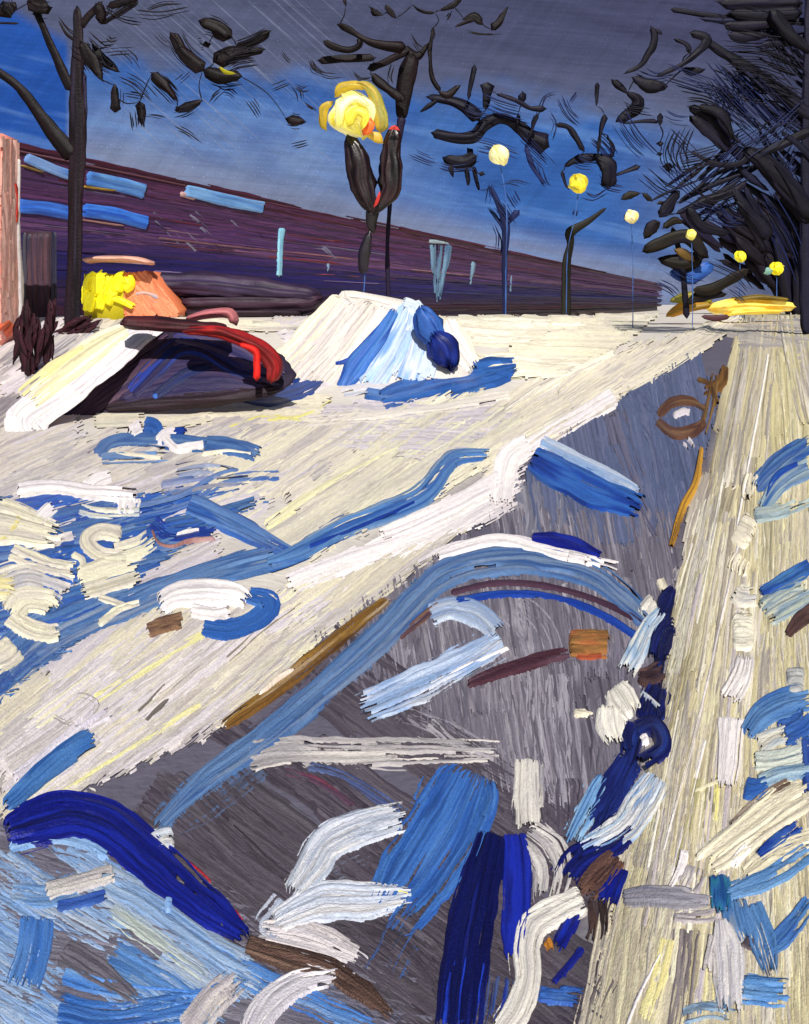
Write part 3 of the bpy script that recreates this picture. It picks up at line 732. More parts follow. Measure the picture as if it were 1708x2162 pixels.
for p, w, c, cv, ly, dm in [
    ([(20, 1790), (110, 1772), (180, 1785), (232, 1815)], 24, ['#6c98d4', '#8cb0dc', '#a8c4e4'], .92, 7, 4),
    ([(200, 1840), (320, 1910), (450, 2000), (540, 2050)], 62, ['#7698c8', '#8aa6ca', '#a0b0c4'], .9, 5.5, 4),
    ([(230, 1920), (330, 1990), (440, 2070)], 50, ['#a4b4c0', '#b8c0b8', '#94a8c4'], .7, 5.5, 1),
    ([(80, 1935), (70, 2010), (45, 2100)], 76, ['#386ab4', '#4676bc', '#5482c2'], .95, 6, 5),
    ([(120, 2130), (240, 2150), (420, 2120)], 70, ['#3060a8', '#4674b8', '#2a549c'], .9, 5.5, 3),
    ([(130, 2060), (240, 2090), (400, 2110), (470, 2090)], 40, ['#4478c4', '#5888cc', '#7098c8'], .8, 6, 3),
    ([(20, 1880), (90, 1890), (170, 1870)], 60, ['#7c9ec8', '#6890c4', '#98acc4'], .85, 5.5, 2),
    ([(500, 2050), (640, 2110), (800, 2180)], 60, ['#3c6cb8', '#5484c4', '#7c9cc8'], .8, 5, 2)]:
    ribbon(mbi, p, w, c, ly, cv, 1.2, dome=dm)
tag(mbi.build('ice_sheet', M_ICE_AND_SHADE, origin=on_ground(np.array([300.]), np.array([2000.]), np.array([0.]))[0]), 'light blue ice sheet tilted below the ultramarine log, bottom left corner', 'ice')
G('slush_patch', 'dark grey wedge of bare slush in the light blue ice sheet', 'slush', [([(130, 2010), (200, 2050), (300, 2120)], [50, 56, 16], ['#6c6872', '#5c5862', '#7c7882'], D_(layer=8, dome=0, cov=.9))], M_PATH)
G('snow_bar', 'short pale bar with a blue underside on the bottom left ice sheet', 'snow bar',
  [([(118, 1915), (170, 1905), (228, 1888)], 24, ['#2c4c9c', '#4468b0'], D_(layer=8, cov=.9)), ([(95, 1885), (160, 1868), (250, 1842)], 34, ['#d8d2ca', '#c4beba', '#b4aeb0'], D_(layer=10, dome=6))], M_SNOW)
G('ice_pebble', 'small round light blue pebble below the ultramarine log', 'pebble', [([(346, 1912), (356, 1912), (366, 1914)], 28, ['#7ca4dc', '#94b8e4'], D_(layer=10, dome=6))], M_ICE_AND_SHADE)
G('snow_drift', 'bent lilac snow drift crossing the brown end of the log, bottom edge', 'snow drift',
  [([(530, 2180), (570, 2120), (630, 2078), (720, 2060)], [50, 60, 50, 30], ['#d8d2d6', '#c4bec8', '#e4dee0', '#a8a4b0'], D_(layer=10, dome=6, cov=.92)),
   ([(400, 2180), (450, 2110), (510, 2060)], 56, ['#c8c0bc', '#b4acb0', '#d6cec8'], D_(layer=9, cov=.85, dome=4))], M_SNOW)
# white arms of snow in the lower middle
G('snow_spur', 'upper bent white spur of snow rising right, lower middle of the path', 'snow spur',
  [([(615, 1890), (660, 1830), (690, 1785), (760, 1750), (868, 1722)], [40, 62, 68, 66, 52], ['#dcdce0', '#c8ccd8', '#b4bccc', '#e8e4e2'], D_(layer=8, dome=7, h=2.0))], M_SNOW)
G('snow_spur', 'middle white spur of snow pointing right with a yellow tip', 'snow spur',
  [([(580, 1950), (680, 1905), (780, 1902), (880, 1895)], [44, 80, 72, 34], ['#e2dedc', '#ccd0dc', '#bcc4d4', '#dcd8d8'], D_(layer=7, dome=6, h=1.8))], M_SNOW,
  parts=[('yellow_tip', [([(815, 1883), (840, 1884), (866, 1892)], 7, ['#e8dc70', '#d8cc78'], D_(layer=10, dome=2))], M_SNOW)])
G('snow_spur', 'lowest broad white spur of snow running down right along the brown log end', 'snow spur',
  [([(545, 1975), (640, 1990), (720, 2020), (775, 2045)], [54, 90, 76, 50], ['#e4dad8', '#d2cacc', '#c0bac0'], D_(layer=6, cov=.85, dome=4)),
   ([(600, 1900), (560, 1960), (600, 1990)], 46, ['#a8b4cc', '#c0c4d0', '#8890a8'], D_(layer=5.5, cov=.7, dome=2))], M_SNOW)
G('ice_plank', 'broad mid blue plank slanting up beside the navy post', 'ice plank',
  [([(1000, 1630), (950, 1740), (880, 1850), (810, 1960)], [110, 150, 150, 110], ['#3464ae', '#4474ba', '#2c58a4', '#4c7cc0'], D_(layer=5, dome=5, cov=.93)), ([(1020, 1660), (1030, 1690), (1010, 1730)], 30, BLUE, D_(layer=6))], M_ICE_AND_SHADE)
G('fallen_post', 'dark navy squared post with a bright ultramarine face, bottom middle', 'post',
  [([(1040, 1760), (1015, 1860), (990, 1980), (965, 2180)], [58, 80, 90, 92], ['#10185c', '#0c1048', '#182274'], D_(layer=7, dome=14, rag=.15))], M_BARK,
  parts=[('bright_face', [([(1085, 1760), (1092, 1850), (1088, 1960), (1082, 2040)], [50, 66, 62, 40], ['#14228c', '#1a2ca8', '#101a70'], D_(layer=7.5, dome=9, cov=.95)), ([(985, 2020), (970, 2100), (960, 2190)], 90, ['#182ca8', '#2040bc', '#142088'], D_(layer=8.5, cov=.8, dome=6)), ([(1060, 2060), (1050, 2130), (1030, 2200)], 60, ['#2c4486', '#4c5c8c', '#1c3494'], D_(layer=6.5, cov=.6, dome=2))], M_ICE_AND_SHADE)])
G('snow_strip', 'tall cream strip of snow standing right of the navy post', 'snow strip',
  [([(1112, 1602), (1110, 1690), (1112, 1760)], [42, 54, 54], ['#e4ded4', '#d4cec6', '#c4beba'], D_(layer=7, dome=5)),
   ([(1105, 1760), (1150, 1800), (1165, 1850), (1150, 1920)], [54, 84, 76, 50], ['#d8d2cc', '#c4bebc', '#aaa4a8'], D_(layer=6, cov=.75, dome=4))], M_SNOW)
G('snow_strip', 'bent white strip of snow like a knee at the foot of the footway', 'snow strip',
  [([(1232, 1896), (1170, 1925), (1125, 1955), (1110, 2000), (1112, 2070), (1090, 2140), (1050, 2200)], [46, 56, 62, 56, 48, 56, 50], ['#efe9df', '#e2dcd2', '#d2ccc6'], D_(layer=9, dome=7, cov=.95))], M_SNOW)
G('dead_leaf', 'tiny orange leaf caught by the bent white strip', 'leaf', [([(1152, 1985), (1160, 1995), (1165, 2012)], 16, ['#c88430', '#a86a28'], D_(layer=10))], M_PATH)
G('ice_shard', 'ultramarine shard behind the bent white strip by the footway', 'ice shard',
  [([(1215, 1925), (1195, 1965), (1175, 2010)], 30, ULTRA, D_(layer=7)), ([(1230, 2000), (1200, 2040), (1165, 2080)], 16, ULTRA, D_(layer=7))], M_ICE_AND_SHADE)
G('ice_shard', 'flat blue shard at the bottom of the footway edge', 'ice shard', [([(1135, 2098), (1180, 2102), (1235, 2110)], 34, ['#2c54a8', '#3c68b4', '#5c84c0'], D_(layer=8, cov=.85))], M_ICE_AND_SHADE)

# twisted navy branch along the edge of the footway
G('fallen_branch', 'twisted dark navy branch with a knotted loop along the footway edge', 'branch',
  [([(1420, 1255), (1402, 1330), (1388, 1420), (1375, 1500), (1345, 1560), (1325, 1620), (1290, 1690), (1262, 1760), (1215, 1830)], [12, 18, 20, 24, 26, 26, 30, 30, 22], ['#0c1040', '#141c5c', '#1c2c74', '#0a0c34'], D_(layer=7, dome=5)),
   ([(1424, 1242), (1408, 1268), (1396, 1320)], [10, 32, 26], NAVY, D_(layer=8, dome=6)),
   ([(1428, 1330), (1408, 1332), (1395, 1360), (1385, 1408)], [30, 36, 46, 30], NAVY, D_(layer=9, dome=7)),
   ([(1392, 1450), (1376, 1490), (1370, 1520)], [34, 56, 56], ['#10185a', '#0c1040', '#1c2c78'], D_(layer=9, dome=7)),
   ([(1345, 1530), (1330, 1560), (1328, 1600)], 34, ['#141e66', '#0c1246', '#243a88'], D_(layer=10, dome=8)),
   ([(1340, 1545), (1375, 1532), (1395, 1550), (1400, 1580), (1375, 1602), (1348, 1618)], 34, ['#141e66', '#0c1246', '#243a88'], D_(layer=11, dome=9)),
   ([(1330, 1600), (1305, 1650), (1290, 1690), (1240, 1740)], [40, 56, 60, 40], ['#141c5a', '#1c2c74', '#0c1044'], D_(layer=8, dome=6, cov=.92)),
   ([(1335, 1745), (1290, 1785), (1220, 1820), (1185, 1870)], [36, 54, 60, 50], ['#101a70', '#0c1254', '#18288c'], D_(layer=7, dome=6)),
   ([(1310, 1830), (1290, 1880), (1275, 1920)], 44, ULTRA, D_(layer=7))], M_ICE_AND_SHADE)
G('snow_clump', 'large pale clump on the grey path left of the knotted loop', 'snow clump',
  [([(1296, 1450), (1312, 1475), (1335, 1515)], [40, 60, 44], ['#ece6d8', '#dcd6ca', '#f4eee0'], D_(layer=9, dome=8)),
   ([(1288, 1490), (1290, 1530), (1308, 1580)], [44, 58, 40], ['#e6e0d4', '#f0eadc', '#d8d2ca'], D_(layer=9, dome=8))], M_SNOW, 'snow clumps along the navy branch')
G('snow_smear', 'thin pale smear of snow pointing at the large pale clump beside the knotted loop', 'snow smear', [([(1210, 1510), (1235, 1508), (1264, 1508)], 18, CREAM, D_(cov=.7, dome=1))], M_SNOW)
G('snow_clump', 'streaky white and blue clump draped over the upper navy branch', 'snow clump',
  [([(1400, 1290), (1370, 1325), (1345, 1375), (1318, 1425)], [22, 30, 38, 38], ['#e4e2d8', '#c8d0d8', '#8aa8c8', '#dcdcd4'], D_(layer=10, dome=7))], M_SNOW, 'snow clumps along the navy branch')
G('snow_clump', 'small cream clump above the top tip of the navy branch', 'snow clump',
  [([(1392, 1222), (1400, 1240), (1408, 1250)], 18, CREAM, D_(layer=8))], M_SNOW, 'snow clumps along the navy branch')
G('snow_clump', 'rounded pale grey clump on the end of the arching blue ridge', 'snow clump',
  [([(1358, 1300), (1374, 1278), (1384, 1270)], 34, ['#e2dccf', '#d2ccc4'], D_(layer=8, dome=6))], M_SNOW, 'snow clumps along the navy branch')
G('snow_clump', 'little white crumb inside the knotted loop of the navy branch', 'snow clump', [([(1352, 1568), (1360, 1560), (1370, 1558)], 18, WHITE, D_(layer=12, dome=4))], M_SNOW, 'snow clumps along the navy branch')
G('snow_clump', 'small white streak lying across the navy branch under the brown chunk', 'snow clump', [([(1352, 1462), (1372, 1480), (1398, 1500)], [14, 16, 8], ['#e4e2dc', '#b4c0d0', '#d4d4d4'], D_(layer=12, dome=3))], M_SNOW, 'snow clumps along the navy branch')
G('bark_piece', 'dark brown chunk of bark across the upper navy branch', 'bark',
  [([(1345, 1430), (1375, 1430), (1405, 1412)], [20, 40, 40], ['#43302e', '#564040', '#35262a'], D_(layer=10, dome=6))], M_BARK)
G('snow_drift', 'streaked white and blue drift below the knotted loop', 'snow drift',
  [([(1390, 1640), (1352, 1700), (1310, 1755), (1225, 1800)], [50, 64, 60, 44], ['#e2ded8', '#d2d2d4', '#7ca0cc', '#ece6da', '#a4bcd4'], D_(layer=9, dome=6, h=2.0, clip=None)),
   ([(1275, 1640), (1240, 1700), (1195, 1790)], [40, 50, 40], ['#3c6aa8', '#6c98c8', '#94b8d8', '#54789c'], D_(layer=8, cov=.7, dome=3))], M_SNOW)
G('bark_piece', 'wide reddish brown flake of bark beside the foot of the footway', 'bark',
  [([(1305, 1808), (1268, 1850), (1220, 1900)], [40, 54, 40], ['#5c423c', '#6e5046', '#4a3430'], D_(layer=9, dome=5)), ([(1262, 1900), (1265, 1960), (1255, 2000)], 40, ['#54403c', '#3c302e'], D_(layer=7, cov=.6, dome=2))], M_BARK)
# dry stalks along the footway further off
G('dry_stalk', 'tall thin orange dry stalk leaning at the edge of the footway', 'plant',
  [([(1482, 945), (1468, 1020), (1440, 1075), (1415, 1160)], [8, 14, 16, 8], ['#b8842c', '#8c6424', '#d09a38'], D_(layer=8, dome=5))], M_BARK)
G('weed_clump', 'brown curled clump of dead weeds at the far edge of the footway', 'plant',
  [([(1532, 772), (1520, 810), (1480, 830)], [12, 24, 14], OCHRE, D_(layer=7, dome=4)), ([(1470, 800), (1500, 815), (1515, 860)], 12, OCHRE, D_(layer=7)),
   ([(1390, 880), (1420, 852), (1465, 850), (1500, 870)], [14, 20, 16, 14], ['#6c4c38', '#54382c', '#80603c'], D_(layer=7, dome=3)),
   ([(1385, 890), (1420, 915), (1465, 910), (1490, 890)], [16, 24, 24, 14], ['#6a4a3c', '#54362c', '#7a5a44'], D_(layer=7, dome=4)), ([(1510, 790), (1500, 850), (1480, 920)], 20, ['#6c5030', '#8a6a3c'], D_(layer=6, cov=.7))], M_BARK)
G('snow_clump', 'small white clump inside the curled brown weeds', 'snow clump', [([(1420, 880), (1445, 870), (1462, 872)], 14, LILAC, D_(layer=8)), ([(1445, 930), (1455, 940), (1460, 950)], 18, LILAC, D_(layer=7, cov=.7))], M_SNOW)

# dabs of snow in a line on the footway
dabs = [('topmost thin dab of snow in the line on the footway', [([(1588, 1000), (1582, 1030), (1578, 1060)], 28, CREAM, D_(cov=.8))]),
        ('round white dab of snow, second from the top of the line', [([(1550, 1115), (1570, 1125), (1590, 1135)], 56, CREAM)]),
        ('thin scraped snow dab under the second round dab of the line', [([(1570, 1175), (1560, 1195), (1555, 1215)], 46, CREAM, D_(cov=.55))]),
        ('curled snow dab beside the blue slab on the footway', [([(1548, 1250), (1570, 1262), (1600, 1258)], 40, ['#e8e0cc', '#dcd4c4', '#c8c4c0'])]),
        ('big round cream dab of snow in the middle of the line', [([(1545, 1335), (1565, 1335), (1592, 1335)], 70, ['#ece4ce', '#e4dcc8', '#f2ead6'])]),
        ('tapering white dab of snow hanging below the big round dab', [([(1575, 1385), (1565, 1430), (1535, 1485)], [36, 44, 40], ['#ece4e0', '#e0d8d6', '#f0e8e0'], D_(cov=.9))]),
        ('lowest long white dab of snow at the end of the line', [([(1545, 1515), (1540, 1580), (1530, 1680)], [60, 46, 40], ['#f0e8e6', '#e4dcda'], D_(cov=.9))])]
for lb, st in dabs:
    G('snow_dab', lb, 'snow dab', [(s[0], s[1], s[2], dict(D_(layer=8, dome=5), **(s[3] if len(s) > 3 else {}))) for s in st], M_SNOW, 'snow dabs in a line on the footway')

right_ice = [
    ('ice_slab', 'topmost blue slab at the right edge, bent over pale blue ice', [([(1595, 1035), (1640, 985), (1720, 930)], [30, 40, 36], ['#5c84b0', '#2c5298', '#84a0b8'], {}), ([(1610, 1080), (1650, 1020), (1720, 980)], [20, 40, 44], ['#8ca4b4', '#9cb0b8', '#3c64a0'], {}), ([(1620, 1060), (1640, 1010), (1690, 985)], 16, BLUED, {}), ([(1590, 1090), (1650, 1080), (1720, 1050)], 30, ['#98aab0', '#b0bab4'], D_(cov=.7))], ()),
    ('ice_slab', 'sharp blue slab with a dark upper edge and a grey green face, right edge', [([(1605, 1258), (1660, 1228), (1720, 1190)], [24, 34, 34], ['#1c3c94', '#2c56a4', '#4878b0'], D_(layer=8)), ([(1612, 1300), (1650, 1275), (1715, 1240)], [60, 64, 60], ['#a4b0a4', '#b8c0b0', '#8498a8', '#c4c4ac'], D_(layer=6, cov=.92))], ('brown_chip', [([(1660, 1345), (1690, 1310), (1720, 1290)], [14, 36, 40], ['#4a3634', '#5c4440'], {})], M_BARK)),
    ('ice_slab', 'wide steel blue arched slab over a cream lump, right edge', [([(1575, 1555), (1610, 1510), (1660, 1485), (1720, 1470)], [36, 50, 54, 50], ['#4870a8', '#5c84b4', '#3c64a0'], D_(layer=7)), ([(1650, 1560), (1690, 1540), (1720, 1500)], 60, ['#2c54a0', '#3c64a8', '#2448a0'], D_(layer=6))], ('snow_crust', [([(1600, 1575), (1640, 1555), (1670, 1545)], 44, ['#dcd6c4', '#ccc8bc', '#b4bcc0'], {}), ([(1680, 1560), (1688, 1575), (1690, 1590)], 28, ['#bcc0b8', '#a8b0b4'], {})], M_SNOW)),
    ('ice_slab', 'small deep blue slab under a pale blue streak, lower right edge', [([(1600, 1655), (1650, 1635), (1720, 1625)], 30, ['#7c9cb8', '#a0b4bc', '#5c84b0'], D_(layer=7, cov=.85)), ([(1570, 1665), (1590, 1668), (1625, 1662)], 44, BLUE, D_(layer=7)), ([(1590, 1610), (1650, 1605), (1720, 1580)], 36, ['#a8b4b0', '#c4c8bc', '#8ca0b0'], D_(layer=6, cov=.85)), ([(1700, 1560), (1705, 1620), (1712, 1680)], 26, ['#243c94', '#3c5ca4'], D_(layer=8))], ()),
    ('ice_slab', 'dark blue triangular slab between two cream beams at the right edge', [([(1600, 1815), (1650, 1780), (1695, 1745)], [20, 40, 34], ['#24489c', '#1c388c', '#3c64a8'], D_(layer=8))], ()),
    ('ice_slab', 'long steel blue slab slanting up to the right edge, lower right', [([(1530, 1895), (1590, 1870), (1650, 1840), (1720, 1790)], [20, 40, 44, 40], ['#5480b4', '#6890bc', '#4470a8'], D_(layer=7, cov=.9)), ([(1545, 1900), (1560, 1960), (1580, 2000)], [50, 60, 40], ['#5c84b4', '#4874ac', '#7c90ac'], D_(layer=6, cov=.8)), ([(1580, 1910), (1610, 1990), (1630, 2070)], [50, 60, 20], ['#4c78b0', '#5c88bc'], D_(layer=7, cov=.9))], ()),
    ('ice_slab', 'ragged dark blue slab low on the right edge', [([(1615, 2010), (1650, 1985), (1715, 1900)], [20, 40, 36], ['#3058a4', '#4c78b0', '#24489c'], D_(layer=8, cov=.85))], ()),
    ('ice_slab', 'flat light blue rectangular slab near the bottom right corner', [([(1560, 2090), (1610, 2095), (1670, 2098)], 56, ['#4c7cb8', '#5c8cc4', '#6c94c0'], D_(layer=7, cov=.9)), ([(1545, 2020), (1530, 2080), (1525, 2140)], 26, ['#5c84b0', '#7c98b4'], D_(layer=6, cov=.7)), ([(1440, 2150), (1500, 2135), (1560, 2150)], 40, ['#5c88b8', '#8ca0b0', '#3c5c90'], D_(layer=6, cov=.6))], ()),
]
for nm, lb, st, pt in right_ice:
    G(nm, lb, 'ice slab', [(s[0], s[1], s[2], dict(D_(layer=7, dome=5), **s[3])) for s in st], M_ICE_AND_SHADE, 'blue ice slabs on the footway', parts=[pt] if pt else ())
G('snow_beam', 'long cream beam of snow slanting up to the right edge', 'snow beam',
  [([(1490, 1822), (1570, 1765), (1640, 1715), (1720, 1665)], [60, 66, 66, 60], ['#e6dcc0', '#d8ceb4', '#eee4cc', '#c8bea8'], D_(layer=7, dome=6, cov=.95)), ([(1470, 1815), (1550, 1745), (1640, 1665)], 12, ['#efe6cc', '#e2d8bc'], D_(layer=10, dome=4))], M_SNOW)
G('fallen_stick', 'brown weathered stick on the long cream snow beam', 'stick', [([(1540, 1745), (1600, 1695), (1670, 1650)], [10, 24, 22], ['#5a4840', '#7a685c', '#a89c8c'], D_(layer=10, cov=.8, dome=3))], M_BARK)
G('snow_beam', 'shorter cream beam of snow with a white end, second below the long one', 'snow beam',
  [([(1570, 1850), (1640, 1800), (1720, 1770)], [30, 40, 40], ['#e2d8bc', '#d4caae', '#ece2c8'], D_(layer=7)), ([(1545, 1830), (1570, 1800), (1585, 1788)], 20, WHITE, D_(layer=10))], M_SNOW)
G('grey_stone', 'round grey stone in front of the straw-coloured snow, right edge', 'stone', [([(1660, 1440), (1680, 1438), (1698, 1440)], 48, ['#a8a8a8', '#b4b4b0', '#9c9ca0'], D_(layer=8, dome=6))], M_PATH)
G('ice_stub', 'upright teal and blue stub of ice in the lower footway', 'ice stub', [([(1516, 1848), (1522, 1890), (1524, 1940)], [34, 42, 36], ['#1c4880', '#2c64a0', '#2c7890', '#1c3c80'], D_(layer=9, dome=9))], M_ICE_AND_SHADE)
G('grey_ridge', 'grey scraped ridge lying across the lower footway', 'snow ridge',
  [([(1312, 1896), (1370, 1890), (1440, 1894), (1510, 1900)], [30, 44, 46, 30], ['#8c8a94', '#9c98a0', '#7c7a88', '#b0aaac'], D_(layer=9, dome=4, cov=.9)), ([(1420, 1925), (1480, 1930), (1520, 1920)], 40, ['#b8b0b0', '#9c9498', '#c8c0bc'], D_(layer=8, cov=.7, dome=2)), ([(1450, 1880), (1460, 1860), (1470, 1830)], 50, ['#c0b8b4', '#a8a0a4', '#d8d0c8'], D_(layer=7, cov=.7, dome=2))], M_SNOW)
G('snow_dab', 'bright white upright dab of snow above the grey scraped ridge', 'snow dab', [([(1446, 1795), (1438, 1830), (1414, 1882)], [18, 18, 10], WHITE, D_(layer=10, dome=6))], M_SNOW)
G('snow_post', 'pale lilac snow-capped post leaning at the bottom of the footway', 'post',
  [([(1524, 1940), (1536, 2000), (1540, 2070), (1545, 2150)], [24, 60, 58, 50], ['#d2ccd0', '#e0dad8', '#bcb8c0', '#d8d0cc'], D_(layer=8, dome=8)), ([(1510, 1975), (1500, 2020), (1495, 2060)], 24, ['#e4dcd8', '#d0c8c8'], D_(layer=8, cov=.8))], M_SNOW)
G('dark_stone', 'small dark brown stone beside the leaning pale post', 'stone', [([(1568, 1985), (1580, 1995), (1592, 1998)], 24, ['#4a4048', '#5c5258', '#70686c'], D_(layer=9, cov=.85))], M_PATH)
G('twig', 'thin pale twig on the steel blue ice, lower right', 'twig', [([(1605, 1950), (1625, 2010), (1640, 2060)], 5, ['#b4c0cc', '#d0d4d4'], D_(layer=10, dome=3))], M_SNOW)
G('twig', 'short straw-coloured twig lying on the footway below the white dabs', 'twig', [([(1465, 1672), (1495, 1660), (1520, 1650)], 5, ['#e4dab0', '#f0e8c8'], D_(layer=10, dome=4))], M_BARK)
# shadows of the heap and car, painted as raised blue strips
G('painted_shadow', 'dark navy painted car shadow between the snowbound car and the snow heap', 'ice', [([(505, 838), (560, 838), (630, 822), (692, 795)], [20, 40, 44, 18], ['#16306e', '#22448c', '#1a2c60'], D_(layer=6, dome=3))], M_ICE_AND_SHADE)
G('painted_shadow', 'wide blue painted shadow stretching right from the foot of the snow heap', 'ice',
  [([(800, 842), (880, 815), (960, 795), (1040, 785), (1100, 772)], [24, 44, 54, 54, 26], ['#2a56a4', '#3464ac', '#24488c'], D_(layer=6, dome=3)), ([(770, 832), (830, 838), (900, 825)], 24, ['#2c58a0', '#5478b0'], D_(layer=5.5, cov=.75, dome=1)), ([(950, 825), (1010, 812), (1075, 790)], 24, BLUE, D_(layer=6, cov=.9))], M_ICE_AND_SHADE)

HAIR = .74
# ------------------------------------------------------------------ standing things
def part(name, parent, mat, tubes=(), twigs=(), D=30, sides=12, groove=.10, wob=2.0, dr=None):
    m_ = MB()
    for t in tubes:
        kw = dict(sides=sides, groove=groove, wob=wob, dr=dr); kw.update(t[3] if len(t) > 3 else {})
        d = kw.pop('D', D)
        tube(m_, t[0], t[1], t[2], d, **kw)
    for t in twigs:
        kw = dict(t[3]) if len(t) > 3 else {}
        d = kw.pop('D', D)
        dry(m_, t[0], t[1], t[2], d, **kw)
    return m_.build(name, mat, parent=parent)

BLK = ['#0e080b', '#160e11', '#1e1216']
BLKB = ['#0c0a14', '#12101c', '#181428']
MAR = ['#28141c', '#3a1a24', '#1c1016']
NVY = ['#141838', '#1c2656', '#10122c']

# ---- snow heap
def coat(parent, name, mat, L, strokes, solid=None):
    """a part made of thick strokes lying on a mound's front"""
    m_ = MB()
    if solid: L.solid(m_, solid)
    for s in strokes:
        kw = dict(layer=2, cov=.96, h=1.3, dome=3, surf=L.front, rag=.25); kw.update(s[3] if len(s) > 3 else {})
        ribbon(m_, s[0], s[1], s[2], **kw)
    return m_.build(name, mat, parent=parent)
o = at(810, 835, 20.2); o[2] = terrain(o[0], o[1])
heap = thing('snow_heap', 'tall pointed snow heap with a white left side and a right side painted in pale blue shade', 'snow heap', o)
HL = Loft([(722, 614), (700, 638), (630, 735), (572, 796), (566, 822)], [(752, 614), (830, 628), (884, 640), (930, 690), (975, 745), (1005, 790), (1012, 822)], gd(790, 816) + .9, k=.3, lean=.5)
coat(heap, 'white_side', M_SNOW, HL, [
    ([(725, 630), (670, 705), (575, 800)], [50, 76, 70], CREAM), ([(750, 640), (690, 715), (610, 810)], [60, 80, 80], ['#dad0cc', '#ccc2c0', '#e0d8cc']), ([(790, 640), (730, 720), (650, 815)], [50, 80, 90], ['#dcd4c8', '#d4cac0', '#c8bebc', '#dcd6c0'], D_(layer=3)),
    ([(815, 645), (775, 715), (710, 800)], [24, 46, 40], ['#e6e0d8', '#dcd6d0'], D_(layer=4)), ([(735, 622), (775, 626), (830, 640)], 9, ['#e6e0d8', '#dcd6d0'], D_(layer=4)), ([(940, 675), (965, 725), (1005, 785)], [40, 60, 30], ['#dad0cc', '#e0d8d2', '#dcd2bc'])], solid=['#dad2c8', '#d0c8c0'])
coat(heap, 'painted_shade_side', M_SNOW, HL, [  # shade on the heap's right flank, painted in pale blue strokes
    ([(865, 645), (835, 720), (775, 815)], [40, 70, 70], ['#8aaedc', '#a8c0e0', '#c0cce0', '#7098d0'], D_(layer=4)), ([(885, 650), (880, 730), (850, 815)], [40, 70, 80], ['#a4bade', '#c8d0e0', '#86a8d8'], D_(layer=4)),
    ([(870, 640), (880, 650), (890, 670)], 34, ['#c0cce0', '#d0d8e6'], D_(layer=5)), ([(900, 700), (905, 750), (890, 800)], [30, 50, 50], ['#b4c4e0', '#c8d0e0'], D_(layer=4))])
coat(heap, 'painted_shade_edge', M_ICE_AND_SHADE, HL, [  # deeper shade where the heap turns, painted as a blue stroke
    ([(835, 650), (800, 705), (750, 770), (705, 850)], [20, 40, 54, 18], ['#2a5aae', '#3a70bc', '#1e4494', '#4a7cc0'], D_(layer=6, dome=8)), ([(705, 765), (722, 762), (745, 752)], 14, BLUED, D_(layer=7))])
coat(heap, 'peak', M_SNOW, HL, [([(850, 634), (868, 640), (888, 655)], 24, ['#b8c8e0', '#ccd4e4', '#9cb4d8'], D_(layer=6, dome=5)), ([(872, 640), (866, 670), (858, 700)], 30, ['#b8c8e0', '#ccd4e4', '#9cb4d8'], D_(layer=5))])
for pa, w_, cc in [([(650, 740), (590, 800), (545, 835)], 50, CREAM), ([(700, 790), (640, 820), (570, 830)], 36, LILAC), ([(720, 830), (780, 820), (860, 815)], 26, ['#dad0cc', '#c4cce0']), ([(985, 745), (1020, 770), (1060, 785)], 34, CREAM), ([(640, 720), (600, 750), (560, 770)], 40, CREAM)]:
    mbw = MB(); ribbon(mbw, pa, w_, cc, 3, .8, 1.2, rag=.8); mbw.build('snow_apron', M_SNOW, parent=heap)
# ---- dark blue boulders
BD = gd(946, 772) - 1.2
b_ = at(920, 770, BD)
bo = thing('boulder', 'pair of stacked dark blue boulders leaning on the right of the snow heap', 'boulder', b_)
part('upper_stone', bo, M_ICE_AND_SHADE, [([(892, 656), (905, 690), (932, 728)], [44, 58, 36], ['#28509c', '#3460ac', '#1c3c84'], D_(dr=.3))], D=BD, sides=26, groove=.1, wob=5)
part('lower_stone', bo, M_ICE_AND_SHADE, [([(915, 708), (938, 738), (950, 772)], [40, 60, 40], ['#12206a', '#1a2f86', '#0e1854'], D_(dr=.34))], D=BD - .15, sides=26, groove=.12, wob=6)

# ---- snowbound car
c_ = at(400, 860, 18.4)
car = thing('parked_car', 'dark navy car with a red rear edge, half buried in snow', 'car', c_)
CL = Loft([(330, 690), (300, 735), (205, 805), (120, 880), (118, 896), (150, 906), (175, 900)], [(480, 690), (540, 708), (600, 752), (628, 796), (600, 822), (560, 842), (330, 868), (190, 898)], 17.6, k=.14, bmax=.7, lean=.9)
PLUM = ['#46323f', '#543c50', '#38263c', '#2c2444']
coat(car, 'body', M_CAR, CL, [
    ([(132, 892), (215, 830), (300, 765), (372, 710)], [40, 64, 60, 40], PLUM, D_(layer=3)), ([(365, 712), (450, 730), (540, 770), (600, 800)], [40, 56, 56, 40], ['#2c306c', '#463a5c', '#584a62', '#302c58'], D_(layer=3)),
    ([(250, 835), (360, 800), (460, 790), (570, 812)], [40, 80, 90, 40], ['#2c2448', '#382c4c', '#221e44'], D_(layer=2)), ([(220, 858), (330, 848), (460, 838), (590, 815)], [20, 34, 36, 26], ['#20141e', '#2c1c26', '#180e18'], D_(layer=4))], solid=['#2c2236', '#241c30'])
coat(car, 'side_window', M_CAR, CL, [
    ([(275, 830), (330, 775), (375, 735), (430, 735), (500, 780), (570, 790)], [34, 50, 44, 44, 30, 16], ['#1a2a74', '#223688', '#161e4e', '#302848'], D_(layer=6)), ([(325, 835), (390, 790), (450, 770)], [20, 34, 20], ['#161c44', '#1e2858'], D_(layer=5)), ([(322, 828), (335, 838)], 16, ['#3c68b4', '#2c54a4'], D_(layer=7))])
